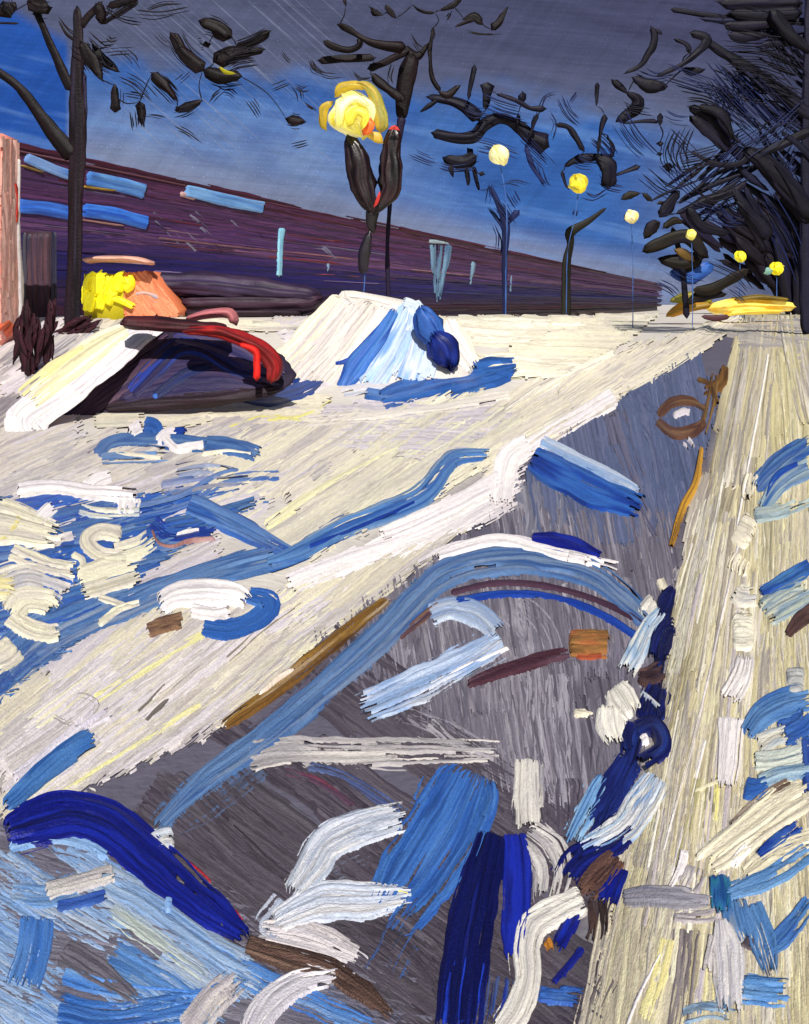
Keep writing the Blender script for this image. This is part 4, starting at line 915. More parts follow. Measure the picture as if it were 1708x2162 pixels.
part('roof', car, M_CAR, [
    ([(262, 680), (330, 684), (410, 690), (480, 696)], [26, 30, 26, 22], ['#34161c', '#4a1c22', '#240e14'], D_(dr=.35))], D=18.2, sides=26, groove=.14, wob=3)
part('rear_edge', car, M_CAR, [
    ([(390, 698), (470, 702), (540, 730), (578, 768), (574, 804)], [14, 26, 32, 34, 24], ['#8c1e20', '#681a1c', '#ac2022', '#48141a'], D_(dr=.3))], D=17.7, sides=26, groove=.14, wob=3)
part('tail_light', car, M_CAR, [([(505, 725), (540, 740), (544, 770), (542, 802)], [10, 14, 16, 14], ['#d81a18', '#e8281f', '#b81614'], D_(dr=.1))], D=17.3, sides=12)
part('rear_window', car, M_CAR, [([(395, 674), (440, 663), (485, 662), (498, 684)], [14, 20, 22, 16], ['#a85860', '#bc7074', '#904850'], D_(dr=.3))], D=19.0, sides=16)
# snow thrown up against the car
s_ = at(150, 880, 18.9)
sn = thing('snow_heap', 'long white and yellowish snow heap piled against the left of the dark car', 'snow heap', s_)
SLo = Loft([(285, 675), (215, 700), (90, 800), (12, 868), (10, 896), (36, 926), (74, 946)], [(310, 680), (345, 700), (262, 760), (158, 820), (112, 862), (100, 910), (84, 946)], gd(80, 932) + .6, k=.22, lean=2.2)
coat(sn, 'white_side', M_SNOW, SLo, [
    ([(315, 690), (240, 745), (150, 825)], [40, 70, 50], ['#e2dade', '#d4cad0', '#efe8e6'], D_(layer=3)), ([(200, 790), (120, 845), (60, 885), (75, 925)], [44, 64, 80, 50], ['#efe9e4', '#e9e3e0', '#e2dadc'], D_(layer=3, dome=2)), ([(24, 875), (30, 910), (60, 930), (125, 915)], [30, 36, 34, 20], ['#efe9e4', '#e6e0e0'], D_(layer=5, dome=6))], solid=['#e2dade', '#d8d0d4'])
coat(sn, 'yellow_side', M_SNOW, SLo, [
    ([(270, 690), (190, 740), (60, 845)], [30, 60, 44], ['#ece0b0', '#e6dab0', '#efe6cc', '#f4eed8'], D_(layer=5)), ([(180, 728), (110, 775), (40, 830)], [16, 30, 20], ['#e6dc98', '#d8cea0'], D_(layer=6, cov=.85))])

# ---- pink house at the left edge
PD = 25.0
o = at(0, 705, PD)
ph = thing('pink_house', 'pink plastered house end with a white corner, cut by the left edge', 'house', [o[0] - 1.5, PD + 2, terrain(o[0], PD)])
mbw = MB()
xr = (4 - CX) / F * PD; zt = CAMZ + (HY - 281) / F * PD
def on_side(u, v, h_):
    D = xr * F / (u - CX)
    return np.stack([xr + h_ * D / F, D, CAMZ + (HY - v) / F * D], -1)
box(mbw, xr - 3.2, xr, PD, PD + 1.05, -.2, zt, '#e08a7a')
fill(mbw, [(0, 286), (38, 300), (38, 700), (0, 715)], 90, [['#fcc0b0', '#fccabc', '#f8b0a0'], ['#fcd0c4', '#fab8a8']], w=(18, 26), length=(140, 260), density=4, layer=2, cov=.97, surf=on_side, clipn=5)
fill(mbw, [(-60, 283), (4, 286), (4, 715), (-60, 715)], 90, [['#ee9c88', '#f0a894', '#e08474']], w=(24, 34), length=(140, 260), density=4, layer=2, cov=.95, surf=on_plane(PD - .01), clipn=8)
mbw.build('wall', M_WALL, parent=ph)
mbw = MB(); ribbon(mbw, [(37, 330), (36, 480), (42, 600), (40, 680)], [8, 8, 14, 10], ['#f6f0ee', '#e8dcd8'], 5, 1, dome=2, surf=on_side)
mbw.build('corner_trim', M_WALL, parent=ph)
mbw = MB(); ribbon(mbw, [(2, 700), (12, 692), (26, 680)], 34, ['#f0603c', '#f47850', '#e8502c'], 5, .95, dome=4, surf=on_side)
mbw.build('red_patch', M_WALL, parent=ph)
mbw = MB(); ribbon(mbw, [(28, 380), (33, 420), (30, 470)], 6, ['#d84a3c', '#c83a34'], 6, .95, surf=on_side)
mbw.build('red_patch', M_WALL, parent=ph)

# ---- long hall
def wq(u, k):
    return (u, HY - (VPX - u) * k)
U0, U1 = -60, 1388
P0 = on_wall(np.array([float(U0)]), np.array([640.]), np.array([0.]))[0]; P1 = on_wall(np.array([float(U1)]), np.array([640.]), np.array([0.]))[0]
def kz(k): return CAMZ + k * 29.4     # height of a wall line
hall = thing('long_hall', 'very long low maroon and navy hall with blue lit windows, behind the snow', 'building', [(P0[0] + P1[0]) / 2, (P0[1] + P1[1]) / 2, 0])
def wallbox(mb_, d0, d1, z0, z1, colour, a=P0, b=P1):
    A = np.array(a) + WN * d1; B = np.array(b) + WN * d1; A2 = np.array(a) + WN * d0; B2 = np.array(b) + WN * d0
    pts = [A, B, B2, A2]
    v = [(p[0], p[1], z0) for p in pts] + [(p[0], p[1], z1) for p in pts]
    mb_.solid(v, [(0, 1, 5, 4), (1, 2, 6, 5), (2, 3, 7, 6), (3, 0, 4, 7), (4, 5, 6, 7), (3, 2, 1, 0)], colour)
def wline(mb_, k, u0, u1, dk, cols, layer=2, cov=.9, h=.8, dome=0, **kw):
    us = np.linspace(u0, u1, max(3, int((u1 - u0) / 60) + 1))
    path = [wq(u, k) for u in us]
    ribbon(mb_, path, [max(3, (VPX - u) * dk) for u in us], cols, layer, cov, h, surf=on_wall, dome=dome, **kw)
mbw = MB(); wallbox(mbw, -9, -.05, -.4, kz(.205), '#3a2634')
bands = [(.195, .03, ['#4c2a48', '#5c3254', '#402244']), (.172, .03, ['#5a3658', '#4a3058', '#684068']), (.150, .03, ['#502e58', '#603864', '#442850']),
         (.128, .03, ['#4c2e5c', '#5c3a6c', '#3c2654']), (.106, .028, ['#52325c', '#704a74', '#402858']), (.085, .026, ['#482e60', '#34265c', '#5c3e70']),
         (.064, .024, ['#242068', '#302460', '#1a1858']), (.046, .022, ['#1c1a5c', '#242060', '#301e58']), (.028, .022, ['#221c5c', '#2c2048', '#1a1650']),
         (.010, .022, ['#2a1e44', '#3a2444', '#22184c']), (-.008, .022, ['#30182c', '#3c1c30', '#241228']), (-.03, .03, ['#2c182a', '#201228'])]
for k, dk, cc in bands:
    for r in range(5):
        u0 = -60 + rng.random() * 900 * (r > 0); u1 = min(1400, u0 + rng.uniform(500, 1100))
        if r == 0: u1 = 1385 + rng.random() * 14
        wline(mbw, k + rng.normal() * .004, u0, u1, dk * rng.uniform(.8, 1.2), cc, 1.5 + rng.random() * 1.5, .9)
for k, u0, u1, dk, cc, cv in [(.112, 250, 900, .006, ['#9c6a74', '#7a4a58'], .6), (.098, 560, 1000, .008, ['#7a2c34', '#5c2430'], .75), (.075, 150, 700, .005, ['#a890a0', '#6a5878'], .5), (.066, 170, 330, .004, ['#cdb4c0', '#b89cac'], .8),
                              (.055, 320, 800, .004, ['#8c7a9c', '#5c5080'], .5), (.083, 900, 1330, .006, ['#8a3c44', '#6a2c38'], .6), (.07, 640, 850, .008, ['#a84a50', '#7c3040'], .5), (.03, 1000, 1340, .008, ['#5a2430', '#742c38'], .6), (.14, 560, 760, .02, ['#8c6878', '#6c4a60'], .35), (.10, 940, 1090, .02, ['#4c5a84', '#3a3c68'], .3), (.04, 700, 1010, .01, ['#2c3c84', '#243070'], .5), (-.018, 760, 1250, .012, ['#4c1c24', '#381820'], .7)]:
    wline(mbw, k, u0, u1, dk, cc, 3.5, cv)
for k in range(26):
    kk = rng.uniform(.10, .198); u0 = rng.uniform(40, 1000)
    wline(mbw, kk, u0, u0 + rng.uniform(120, 420), rng.uniform(.003, .010), random.choice([['#8c6078', '#6c4460'], ['#7a3038', '#5c2430'], ['#7c7090', '#5c5474'], ['#94707c', '#6c4c5c']]), 3.8, .6)
for k in range(14):
    a = np.array([rng.uniform(290, 720), 0.]); a[1] = wq(a[0], rng.uniform(.13, .17))[1]
    ribbon(mbw, [a, a + [30, 26], a + [60, 54]], rng.uniform(10, 24), ['#84809c', '#6c6480', '#9490a8'], 4.5, .3, .8, surf=on_wall)
mbw.build('wall', M_WALL, parent=hall)
mbw = MB(); wallbox(mbw, -9.6, .12, kz(.205), kz(.208), '#4a2430')
for r in range(4):
    wline(mbw, .211 + rng.normal() * .006, -60 + 300 * r, min(1402, 560 + 330 * r), .02, ['#4c2030', '#3e1a2c', '#5a2c3c'], 3 + .2 * r, .7)
mbw.build('roof', M_WALL, parent=hall)
for (pa, w, cc) in [([(48, 328), (95, 348), (148, 368)], 24, ['#5c84c0', '#7494c8', '#4a74b8']), ([(178, 372), (240, 385), (306, 402)], 34, ['#5484c8', '#6494cc', '#4474bc']), ([(385, 398), (470, 418), (556, 437)], 28, ['#5c8cc4', '#74a0d0', '#4c7cbc']),
                    ([(32, 432), (90, 436), (148, 448)], 32, ['#2c5cb8', '#3c6cc4', '#244ca8']), ([(170, 440), (240, 450), (312, 468)], 32, ['#2c60c0', '#3c74cc', '#2450b0'])]:
    m_ = MB(); ribbon(m_, pa, w, cc, 6, 1, 1.2, dome=4, surf=on_wall, rag=.2); m_.build('window', M_DULL, parent=hall)
for (pa, w, cc, nm) in [([(170, 390), (210, 395), (250, 400)], 5, ['#c8a040', '#d8b448'], 'window_sill'), ([(40, 345), (70, 355), (90, 360)], 5, ['#a8884c', '#b89848'], 'window_sill'), ([(150, 458), (200, 465), (260, 474)], 5, ['#b8847c', '#c89890'], 'window_sill'), ([(375, 405), (400, 412), (415, 415)], 14, ['#c49ca0', '#d8b4b0'], 'window_sill')]:
    m_ = MB(); ribbon(m_, pa, w, cc, 7, .95, 1.2, dome=2, surf=on_wall); m_.build(nm, M_WALL, parent=hall)
for (pa, w, cc, cv) in [([(592, 476), (588, 520), (586, 584)], [18, 13, 12], ['#8cc4d4', '#74acc8', '#a0d0d8'], 1), ([(930, 510), (926, 560), (918, 640)], [54, 44, 14], ['#54708c', '#6888a0', '#40587c'], .6), ([(900, 505), (945, 510), (990, 520)], 12, ['#8498a8', '#a0b0b8'], .5),
                        ([(996, 548), (994, 570), (992, 600)], 10, ['#7c98a8', '#5c7890'], .7), ([(1076, 575), (1075, 595), (1074, 615)], 6, ['#6c84a0'], .7), ([(690, 550), (690, 570), (688, 590)], 8, ['#6c8098'], .5)]:
    m_ = MB(); ribbon(m_, pa, w, cc, 6, cv, 1.0, dome=2, surf=on_wall, rag=.3); m_.build('lit_doorway', M_DULL, parent=hall)

# ---- kiosk, low wall, bushes on the crest of the snow
KD = 29.0
o = at(270, 662, KD)
ki = thing('kiosk', 'small orange kiosk with a bright yellow lit window and peach awning', 'kiosk', [o[0], KD, terrain(o[0], KD)])
mbw = MB()
pts = [(262, 576), (312, 571), (376, 652), (374, 667), (262, 667)]
fr = [at(u, v, KD) for u, v in pts]; bk = [p + np.array([0, 1.6, 0]) for p in fr]
nP = len(pts); V_ = fr + bk
mbw.solid(V_, [(0, 1, 2, 2), (0, 2, 3, 4)][1:] and [(0, 1, 2, 3), (0, 3, 4, 4)][:1] + [(i, i + nP, (i + 1) % nP + nP, (i + 1) % nP) for i in range(nP)], '#d87850')
fill(mbw, pts, 50, [['#e88a60', '#f0946c', '#d87850'], ['#ea9068', '#e07c54']], w=(20, 30), length=(60, 110), density=5, layer=2, cov=.97, surf=on_plane(KD - .01), clipn=4)
ribbon(mbw, [(285, 620), (310, 618), (340, 630)], 22, ['#d8a890', '#a8a0b0', '#e09878'], 4, .6, surf=on_plane(KD - .02))
mbw.build('wall', M_WALL, parent=ki)
mbw = MB()
YEL = ['#e8d818', '#f0e428', '#d8c410']
for pa, w_, ly in [([(188, 612), (192, 590), (208, 578)], 30, 6), ([(205, 618), (212, 588), (228, 574)], 30, 8), ([(225, 622), (236, 596), (240, 575)], 28, 7), ([(248, 612), (252, 585), (270, 578)], 26, 9), ([(262, 606), (276, 596), (270, 576)], 22, 10), ([(186, 655), (190, 630), (200, 610)], 22, 6), ([(208, 650), (214, 625), (222, 605)], 22, 7), ([(232, 622), (258, 632), (284, 644)], 14, 8), ([(180, 600), (178, 620), (180, 640)], 14, 6), ([(228, 640), (236, 620), (250, 612)], 18, 8)]:
    ribbon(mbw, pa, w_, YEL, ly, .95, 2.2, dome=6, surf=on_plane(KD - .12), rag=.2, step=3)
mbw.build('lit_window', M_LIT, parent=ki)
mbw = MB(); xa, xb = [(u - CX) / F * KD for u in (180, 262)]
box(mbw, xa, xb, KD - .10, KD + 1.2, terrain(xa, KD) - .3, CAMZ + 62 / F * KD, '#d0c020'); mbw.build('side_booth', M_WALL, parent=ki)
part('awning', ki, M_WALL, [([(180, 550), (230, 546), (290, 548), (326, 556)], [12, 15, 14, 9], ['#d89884', '#e0a894', '#c48470'], D_(dr=.5))], D=KD - .2, sides=14)
o = at(500, 662, 30.5)
lw = thing('low_wall', 'low dark purple wall running right from the orange kiosk', 'wall', [o[0], 30.5, terrain(o[0], 30.5)])
part('wall_block', lw, M_WALL, [([(318, 600), (430, 604), (560, 618), (672, 628)], [44, 56, 56, 34], ['#2a1c34', '#382640', '#221830', '#3e2e50'], D_(dr=.5)), ([(390, 640), (520, 640), (640, 640), (676, 630)], [36, 44, 40, 24], ['#2c1a2a', '#3a2234', '#241624'], D_(dr=.5)), ([(390, 662), (520, 660), (640, 660)], [24, 24, 20], ['#33202e', '#231620'], D_(dr=.5))], D=30.5, sides=26, groove=.1)
o = at(70, 790, 22.5)
bs = thing('bush', 'large dark brown black bush beside the foot of the pink house', 'bush', [o[0], 22.5, terrain(o[0], 22.5)])
m_ = MB(); mass(m_, [(36, 672), (60, 655), (84, 668), (108, 656), (124, 690), (112, 745), (80, 770), (60, 788), (48, 770), (30, 720)], 98, 13, 62, MAR, 22.5, 4.5, .22); m_.build('foliage', M_BARK, parent=bs)
part('stem', bs, M_BARK, [([(66, 770), (64, 800)], 14, ['#4c2420', '#241416'])], D=22.4)
o = at(155, 708, 26.5)
bs = thing('bush', 'small low dark bush at the foot of the left tree trunk', 'bush', [o[0], 26.5, terrain(o[0], 26.5)])
m_ = MB(); mass(m_, [(120, 700), (145, 680), (198, 668), (196, 690), (150, 712), (122, 712)], -25, 11, 40, MAR, 26.5, 5, .2); m_.build('foliage', M_BARK, parent=bs)
o = at(80, 600, 29.5)
gt = thing('dark_gate', 'tall narrow plum gate between the pink house and the left tree', 'gate', [o[0], 30.5, terrain(o[0], 30.5)])
mbw = MB(); xa, xb = [(u - CX) / F * 30.5 for u in (55, 108)]
box(mbw, xa, xb, 30.5, 30.7, 0, CAMZ + 152 / F * 30.5, '#3c2a34')
for r in range(4): ribbon(mbw, [(62 + 12 * r, 492), (60 + 12 * r, 570), (64 + 12 * r, 690)], 16, ['#4a3440', '#3a2a38', '#5a3c44', '#302a44'], 3, .9, surf=on_plane(30.48))
mbw.build('door_leaf', M_WALL, parent=gt)
part('gate_post', gt, M_METAL, [([(52, 490), (52, 690)], 9, ['#2c2838', '#46424e'])], D=30.4)
part('gate_post', gt, M_METAL, [([(114, 490), (114, 690)], 11, ['#24233a', '#34344e'])], D=30.4)

# ---- trees
def tree_origin(u, v, D): 
    p = at(u, v, D); p[2] = terrain(p[0], p[1]); return p
TD = 27.0
lt = thing('bare_tree', 'dark bare tree with a straight trunk and arched left limb, beside the pink house', 'tree', tree_origin(150, 700, TD))
part('trunk', lt, M_BARK, [([(163, 18), (165, 90), (162, 180), (164, 300), (160, 420), (157, 560), (150, 715)], [16, 22, 30, 36, 30, 30, 34], ['#1a1014', '#261a22', '#120c10', '#2c2434']), ([(178, 155), (178, 230), (176, 320)], [8, 12, 8], ['#221c30', '#2e2a44'])], D=TD, sides=18)
part('limb', lt, M_BARK, [([(62, -8), (92, 60), (122, 130), (150, 190)], [14, 14, 18, 22], BLK)], D=TD, sides=12)
part('limb', lt, M_BARK, [([(-20, 140), (40, 185), (90, 250), (125, 295), (155, 330)], [14, 18, 26, 34, 36], BLK)], D=TD, sides=14)
part('limb', lt, M_BARK, [([(168, 58), (190, 30), (215, 5)], [16, 16, 12], BLK)], D=TD, sides=12)
part('limb', lt, M_BARK, [([(125, 45), (140, 70), (160, 85)], [5, 8, 8], BLK)], D=TD, sides=10)
part('limb', lt, M_BARK, [([(-30, 47), (40, 49)], 5, BLK)], D=TD, sides=10)
lv = [([(172, 90), (190, 125), (216, 168)], [14, 30, 10]), ([(10, 8), (20, 30)], 34), ([(62, 5), (80, 15), (104, 14)], 26), ([(205, 10), (214, 30), (210, 45)], 20), ([(228, 12), (260, 5), (290, -5)], 16), ([(215, 50), (255, 25), (290, 5)], 10),
      ([(242, 180), (243, 205), (243, 235)], [6, 14, 17]), ([(295, 215), (298, 240), (300, 263)], [18, 14, 5]), ([(320, 155), (345, 180), (374, 212)], [22, 18, 6]), ([(425, 45), (455, 55), (486, 76)], [20, 28, 26]), ([(362, 70), (390, 115), (428, 148)], [14, 24, 26]), ([(430, 148), (462, 160), (508, 160)], [20, 26, 14]),
      ([(455, 130), (490, 115), (555, 105)], [30, 30, 10]), ([(500, 98), (535, 85), (570, 66)], [14, 16, 14]), ([(370, 232), (395, 226), (426, 212)], [6, 18, 8]), ([(605, 250), (622, 256), (642, 256)], [16, 22, 12]), ([(195, 95), (220, 130), (250, 150)], [10, 22, 8]), ([(430, 95), (440, 92)], 16)]
part('crown', lt, M_BARK, [(p, w, BLK, D_(D=TD + rng.normal() * .5, dr=.06, groove=.26, cap=.25)) for p, w in lv],
     [(np.array(p) + rng.normal(size=2) * 7, np.max(w) * 1.5, BLKB, D_(D=TD + .3)) for p, w in lv] + [(p, w, BLK, D_(D=TD + rng.normal() * .5)) for p, w in [([(245, 150), (290, 175), (332, 218)], 22), ([(215, 112), (250, 108), (295, 106)], 14), ([(255, 195), (280, 198), (312, 205)], 12), ([(300, 240), (330, 243), (362, 250)], 6), ([(365, 180), (385, 165), (402, 148)], 12), ([(440, 218), (455, 200), (475, 185)], 14), ([(470, 190), (485, 192), (502, 206)], 16), ([(520, 200), (535, 220), (552, 248)], 18), ([(362, 262), (395, 278), (428, 302)], 8), ([(608, 312), (635, 306), (662, 298)], 10),
       ([(560, 192), (590, 180), (625, 165)], 12), ([(620, 175), (635, 195), (640, 222)], 14), ([(618, 180), (640, 190), (656, 186)], 10), ([(640, 215), (655, 225), (670, 236)], 4), ([(205, 15), (260, 40), (310, 50)], 10), ([(285, 30), (340, 35), (405, 22)], 14), ([(300, 20), (350, 5), (400, 2)], 8), ([(180, 70), (215, 100), (245, 95)], 16), ([(225, 75), (235, 85), (250, 80)], 8), ([(590, 105), (605, 125), (618, 138)], 6), ([(650, 120), (665, 145), (690, 165)], 8), ([(660, 150), (690, 160), (730, 164)], 14), ([(115, 30), (145, 65), (170, 80)], 6), ([(320, 60), (350, 90), (370, 100)], 10), ([(250, 95), (285, 125), (300, 150)], 14)]], D=TD, sides=14, groove=.16, wob=6)
m_ = MB(); twig_net(m_, [p for p, w in lv], [(164, 120), (165, 60), (200, 12), (160, 250), (62, 0), (170, 90)], BLKB, TD); m_.build('twig_sprays', M_BARK, parent=lt)
part('lit_leaf', lt, M_BARK, [([(462, 140), (478, 152), (498, 155)], [5, 8, 4], ['#9a9418', '#b8b020', '#6c6814'], D_(dr=.05))], D=TD - .6)

# tree over the big lamp
CD = 36.0
ct = thing('bare_tree', 'bare tree with heavy hanging dark branches reaching in above the big lamp', 'tree', tree_origin(852, 640, CD))
part('trunk', ct, M_BARK, [([(872, 118), (862, 150), (852, 205), (848, 250)], [26, 36, 30, 20], BLK), ([(848, 245), (836, 330), (822, 440), (818, 560), (822, 680)], [18, 10, 8, 8, 10], ['#181020', '#201830'])], D=CD, sides=16)
br = [([(686, 88), (705, 100), (735, 106), (758, 96), (760, 80)], 13), ([(716, 52), (740, 62), (765, 80), (800, 92), (854, 98)], [12, 14, 10, 18, 26]), ([(674, 128), (720, 124), (790, 122)], [16, 18, 18]), ([(780, 145), (815, 130), (860, 108)], [14, 14, 16]), ([(784, 158), (810, 180), (850, 212)], [14, 18, 16]), ([(850, 100), (880, 118), (905, 90)], [16, 20, 5]),
      ([(915, 58), (908, 110), (912, 160), (928, 192)], [6, 8, 6, 7]), ([(928, 192), (945, 200), (970, 180)], [7, 14, 8]), ([(980, 40), (1000, 35), (1018, 50)], [6, 18, 14]), ([(1038, 62), (1055, 45), (1072, 15)], [18, 14, 4]), ([(962, 56), (985, 45), (1002, 40)], [5, 8, 10]), ([(870, 10), (895, 24), (918, 26)], [4, 8, 6]), ([(930, 22), (955, 10), (972, -5)], [4, 12, 6]), ([(780, 14), (795, 26), (806, 32)], 8), ([(728, -5), (730, 12)], 6), ([(815, 10), (825, 25), (835, 38)], [6, 10, 4]), ([(785, 25), (800, 30)], 14)]
for p, w in br: part('branch', ct, M_BARK, [(p, w, BLK, D_(D=CD + rng.normal() * .4))], D=CD, sides=14, groove=.24, wob=6)
part('twig_sprays', ct, M_BARK, [], [(p, w, BLK, D_(D=CD)) for p, w in [([(958, 62), (1010, 72), (1080, 75)], 6), ([(740, 150), (760, 170), (790, 165)], 10), ([(650, 125), (660, 150), (690, 165)], 8), ([(830, 120), (820, 160), (825, 190)], 10), ([(860, 70), (880, 100), (900, 115)], 10), ([(940, 45), (950, 30), (955, 20)], 6)]], D=CD)
m_ = MB(); twig_net(m_, [p for p, w in br], [(862, 150), (848, 245), (872, 118)], BLKB, CD); m_.build('twig_sprays', M_BARK, parent=ct)

# squiggly branched tree right of it
D2 = 46.0
t2 = thing('bare_tree', 'bare tree with a thick wavy dark branch, left of the second lamp', 'tree', tree_origin(1062, 640, D2))
part('trunk', t2, M_BARK, [([(1035, 395), (1052, 430), (1068, 480), (1066, 545), (1064, 690)], [10, 12, 18, 12, 5], NVY), ([(1095, 445), (1080, 460), (1066, 475)], [18, 12, 12], NVY), ([(1110, 305), (1122, 345), (1148, 388)], [8, 12, 5], NVY)], D=D2, sides=14)
br = [([(905, 205), (945, 212), (980, 225), (1012, 252)], [12, 16, 22, 26]), ([(888, 236), (905, 222), (930, 205)], [5, 10, 6]), ([(914, 280), (950, 288), (1000, 288), (1025, 262), (1058, 248), (1090, 262), (1120, 290), (1156, 308)], [16, 18, 20, 22, 18, 18, 26, 40]), ([(1030, 175), (1028, 200), (1026, 230)], [32, 14, 10]), ([(1003, 138), (996, 170), (990, 208)], [7, 9, 6]), ([(1050, 198), (1090, 212), (1120, 228), (1152, 230)], [8, 12, 10, 18]), ([(1102, 195), (1104, 215)], 16), ([(1136, 240), (1126, 265), (1118, 290)], 9), ([(1094, 240), (1092, 262)], 9), ([(940, 332), (970, 342), (1004, 330)], [16, 26, 22]), ([(988, 315), (996, 325)], 18), ([(952, 348), (956, 372)], [12, 6]), ([(984, 355), (988, 390)], [12, 6]), ([(1000, 352), (1012, 400)], [9, 4]), ([(1010, 365), (1022, 368)], 10)]
for p, w in br: part('branch', t2, M_BARK, [(p, w, BLKB, D_(D=D2 + rng.normal() * .5))], D=D2, sides=14, groove=.24, wob=6)
part('twig_sprays', t2, M_BARK, [], [(p, w, NVY, D_(D=D2)) for p, w in [([(860, 318), (890, 332), (925, 345)], 20), ([(1040, 378), (1034, 400), (1028, 432)], 12), ([(1050, 385), (1085, 382), (1120, 392)], 10), ([(1130, 340), (1145, 380), (1160, 400)], 12), ([(1075, 400), (1085, 420), (1098, 440)], 18), ([(1000, 300), (1040, 310), (1100, 330)], 30), ([(1090, 280), (1140, 330), (1170, 360)], 30), ([(920, 340), (960, 350), (1020, 345)], 30), ([(1010, 210), (1060, 230), (1130, 250)], 30), ([(960, 225), (1000, 240), (1040, 240)], 24), ([(1040, 420), (1060, 450), (1080, 480)], 40), ([(1050, 470), (1062, 500), (1060, 540)], 26), ([(1160, 230), (1175, 260), (1165, 300)], 6), ([(1130, 250), (1150, 200), (1180, 190)], 6)]], D=D2)
m_ = MB(); twig_net(m_, [p for p, w in br], [(1035, 395), (1030, 300), (1040, 255)], BLKB, D2); m_.build('twig_sprays', M_BARK, parent=t2)

# tree at the third lamp
D3 = 57.0
t3 = thing('bare_tree', 'small bare tree hooking over the round third lamp', 'tree', tree_origin(1196, 640, D3))
part('trunk', t3, M_BARK, [([(1278, 440), (1240, 468), (1205, 490), (1204, 515), (1196, 560), (1195, 640), (1195, 690)], [6, 12, 20, 14, 18, 20, 18], ['#14120e', '#24221a', '#1a1820'])], D=D3, sides=14)
br = [([(1174, 262), (1200, 268), (1216, 290), (1232, 318)], [10, 10, 12, 12]), ([(1262, 335), (1282, 350), (1284, 392)], [16, 34, 28]), ([(1192, 352), (1225, 334), (1295, 330)], [6, 18, 12]), ([(1188, 360), (1192, 385), (1200, 400)], [8, 5, 4]), ([(1276, 242), (1268, 280), (1262, 325)], [12, 8, 6]), ([(1282, 285), (1292, 310), (1290, 332)], [5, 8, 6]), ([(1300, 370), (1320, 362), (1352, 350)], [6, 8, 12]), ([(1262, 175), (1260, 190), (1258, 222)], [9, 5, 4])]
for p, w in br: part('branch', t3, M_BARK, [(p, w, BLKB, D_(D=D3 + rng.normal() * .5))], D=D3, sides=14, groove=.24, wob=5)
part('twig_sprays', t3, M_BARK, [], [(p, w, NVY, D_(D=D3)) for p, w in [([(1200, 220), (1215, 200), (1222, 190)], 8), ([(1220, 410), (1250, 420), (1290, 400)], 10), ([(1250, 280), (1280, 310), (1300, 340)], 30), ([(1180, 200), (1200, 240), (1230, 270)], 20), ([(1260, 370), (1280, 390), (1320, 400)], 24), ([(1200, 330), (1230, 345), (1270, 350)], 24), ([(1218, 440), (1214, 455)], 6)]], D=D3)
m_ = MB(); twig_net(m_, [p for p, w in br], [(1278, 440), (1284, 392)], BLKB, D3); m_.build('twig_sprays', M_BARK, parent=t3)

# evergreen bough with brown middle
D4 = 90.0
t4 = thing('pine_tree', 'ragged dark pine with an olive brown middle, between the small far lamps', 'tree', tree_origin(1440, 640, D4))
part('trunk', t4, M_BARK, [([(1420, 480), (1440, 560), (1450, 670)], [10, 12, 14], BLKB)], D=D4 + .5)
br = [([(1312, 420), (1330, 412), (1352, 408)], [10, 16, 5]), ([(1358, 408), (1376, 424)], 9), ([(1362, 500), (1375, 480), (1390, 470)], [14, 24, 16]), ([(1400, 480), (1425, 465), (1440, 470)], [12, 18, 10]), ([(1362, 528), (1400, 512), (1450, 500), (1490, 540)], [20, 26, 30, 20]), ([(1395, 548), (1440, 555), (1480, 545)], [16, 40, 26]), ([(1466, 612), (1500, 610), (1540, 590), (1576, 570)], [16, 22, 22, 14]), ([(1450, 640), (1480, 625), (1530, 620)], [10, 26, 10]), ([(1388, 430), (1400, 425)], 9), ([(1322, 455), (1330, 462)], 16)]
part('crown', t4, M_BARK, [(p, w, ['#16120e', '#221c14', '#14101c'], D_(D=D4 + rng.normal() * .6)) for p, w in br], [(p, w, NVY, D_(D=D4)) for p, w in [([(1380, 590), (1420, 610), (1440, 630)], 16), ([(1400, 560), (1450, 590), (1490, 600)], 20)]], D=D4, sides=16, groove=.16, wob=5)
part('brown_bough', t4, M_BARK, [([(1425, 525), (1445, 535), (1465, 550)], [10, 22, 14], ['#5c4420', '#6e5426', '#2c2014'])], D=D4 - 1.5)
part('blue_bough', t4, M_ICE_AND_SHADE, [([(1420, 575), (1460, 580), (1500, 560)], [20, 36, 24], ['#2450a4', '#3464b4', '#1c3c84'])], D=D4 + 1)

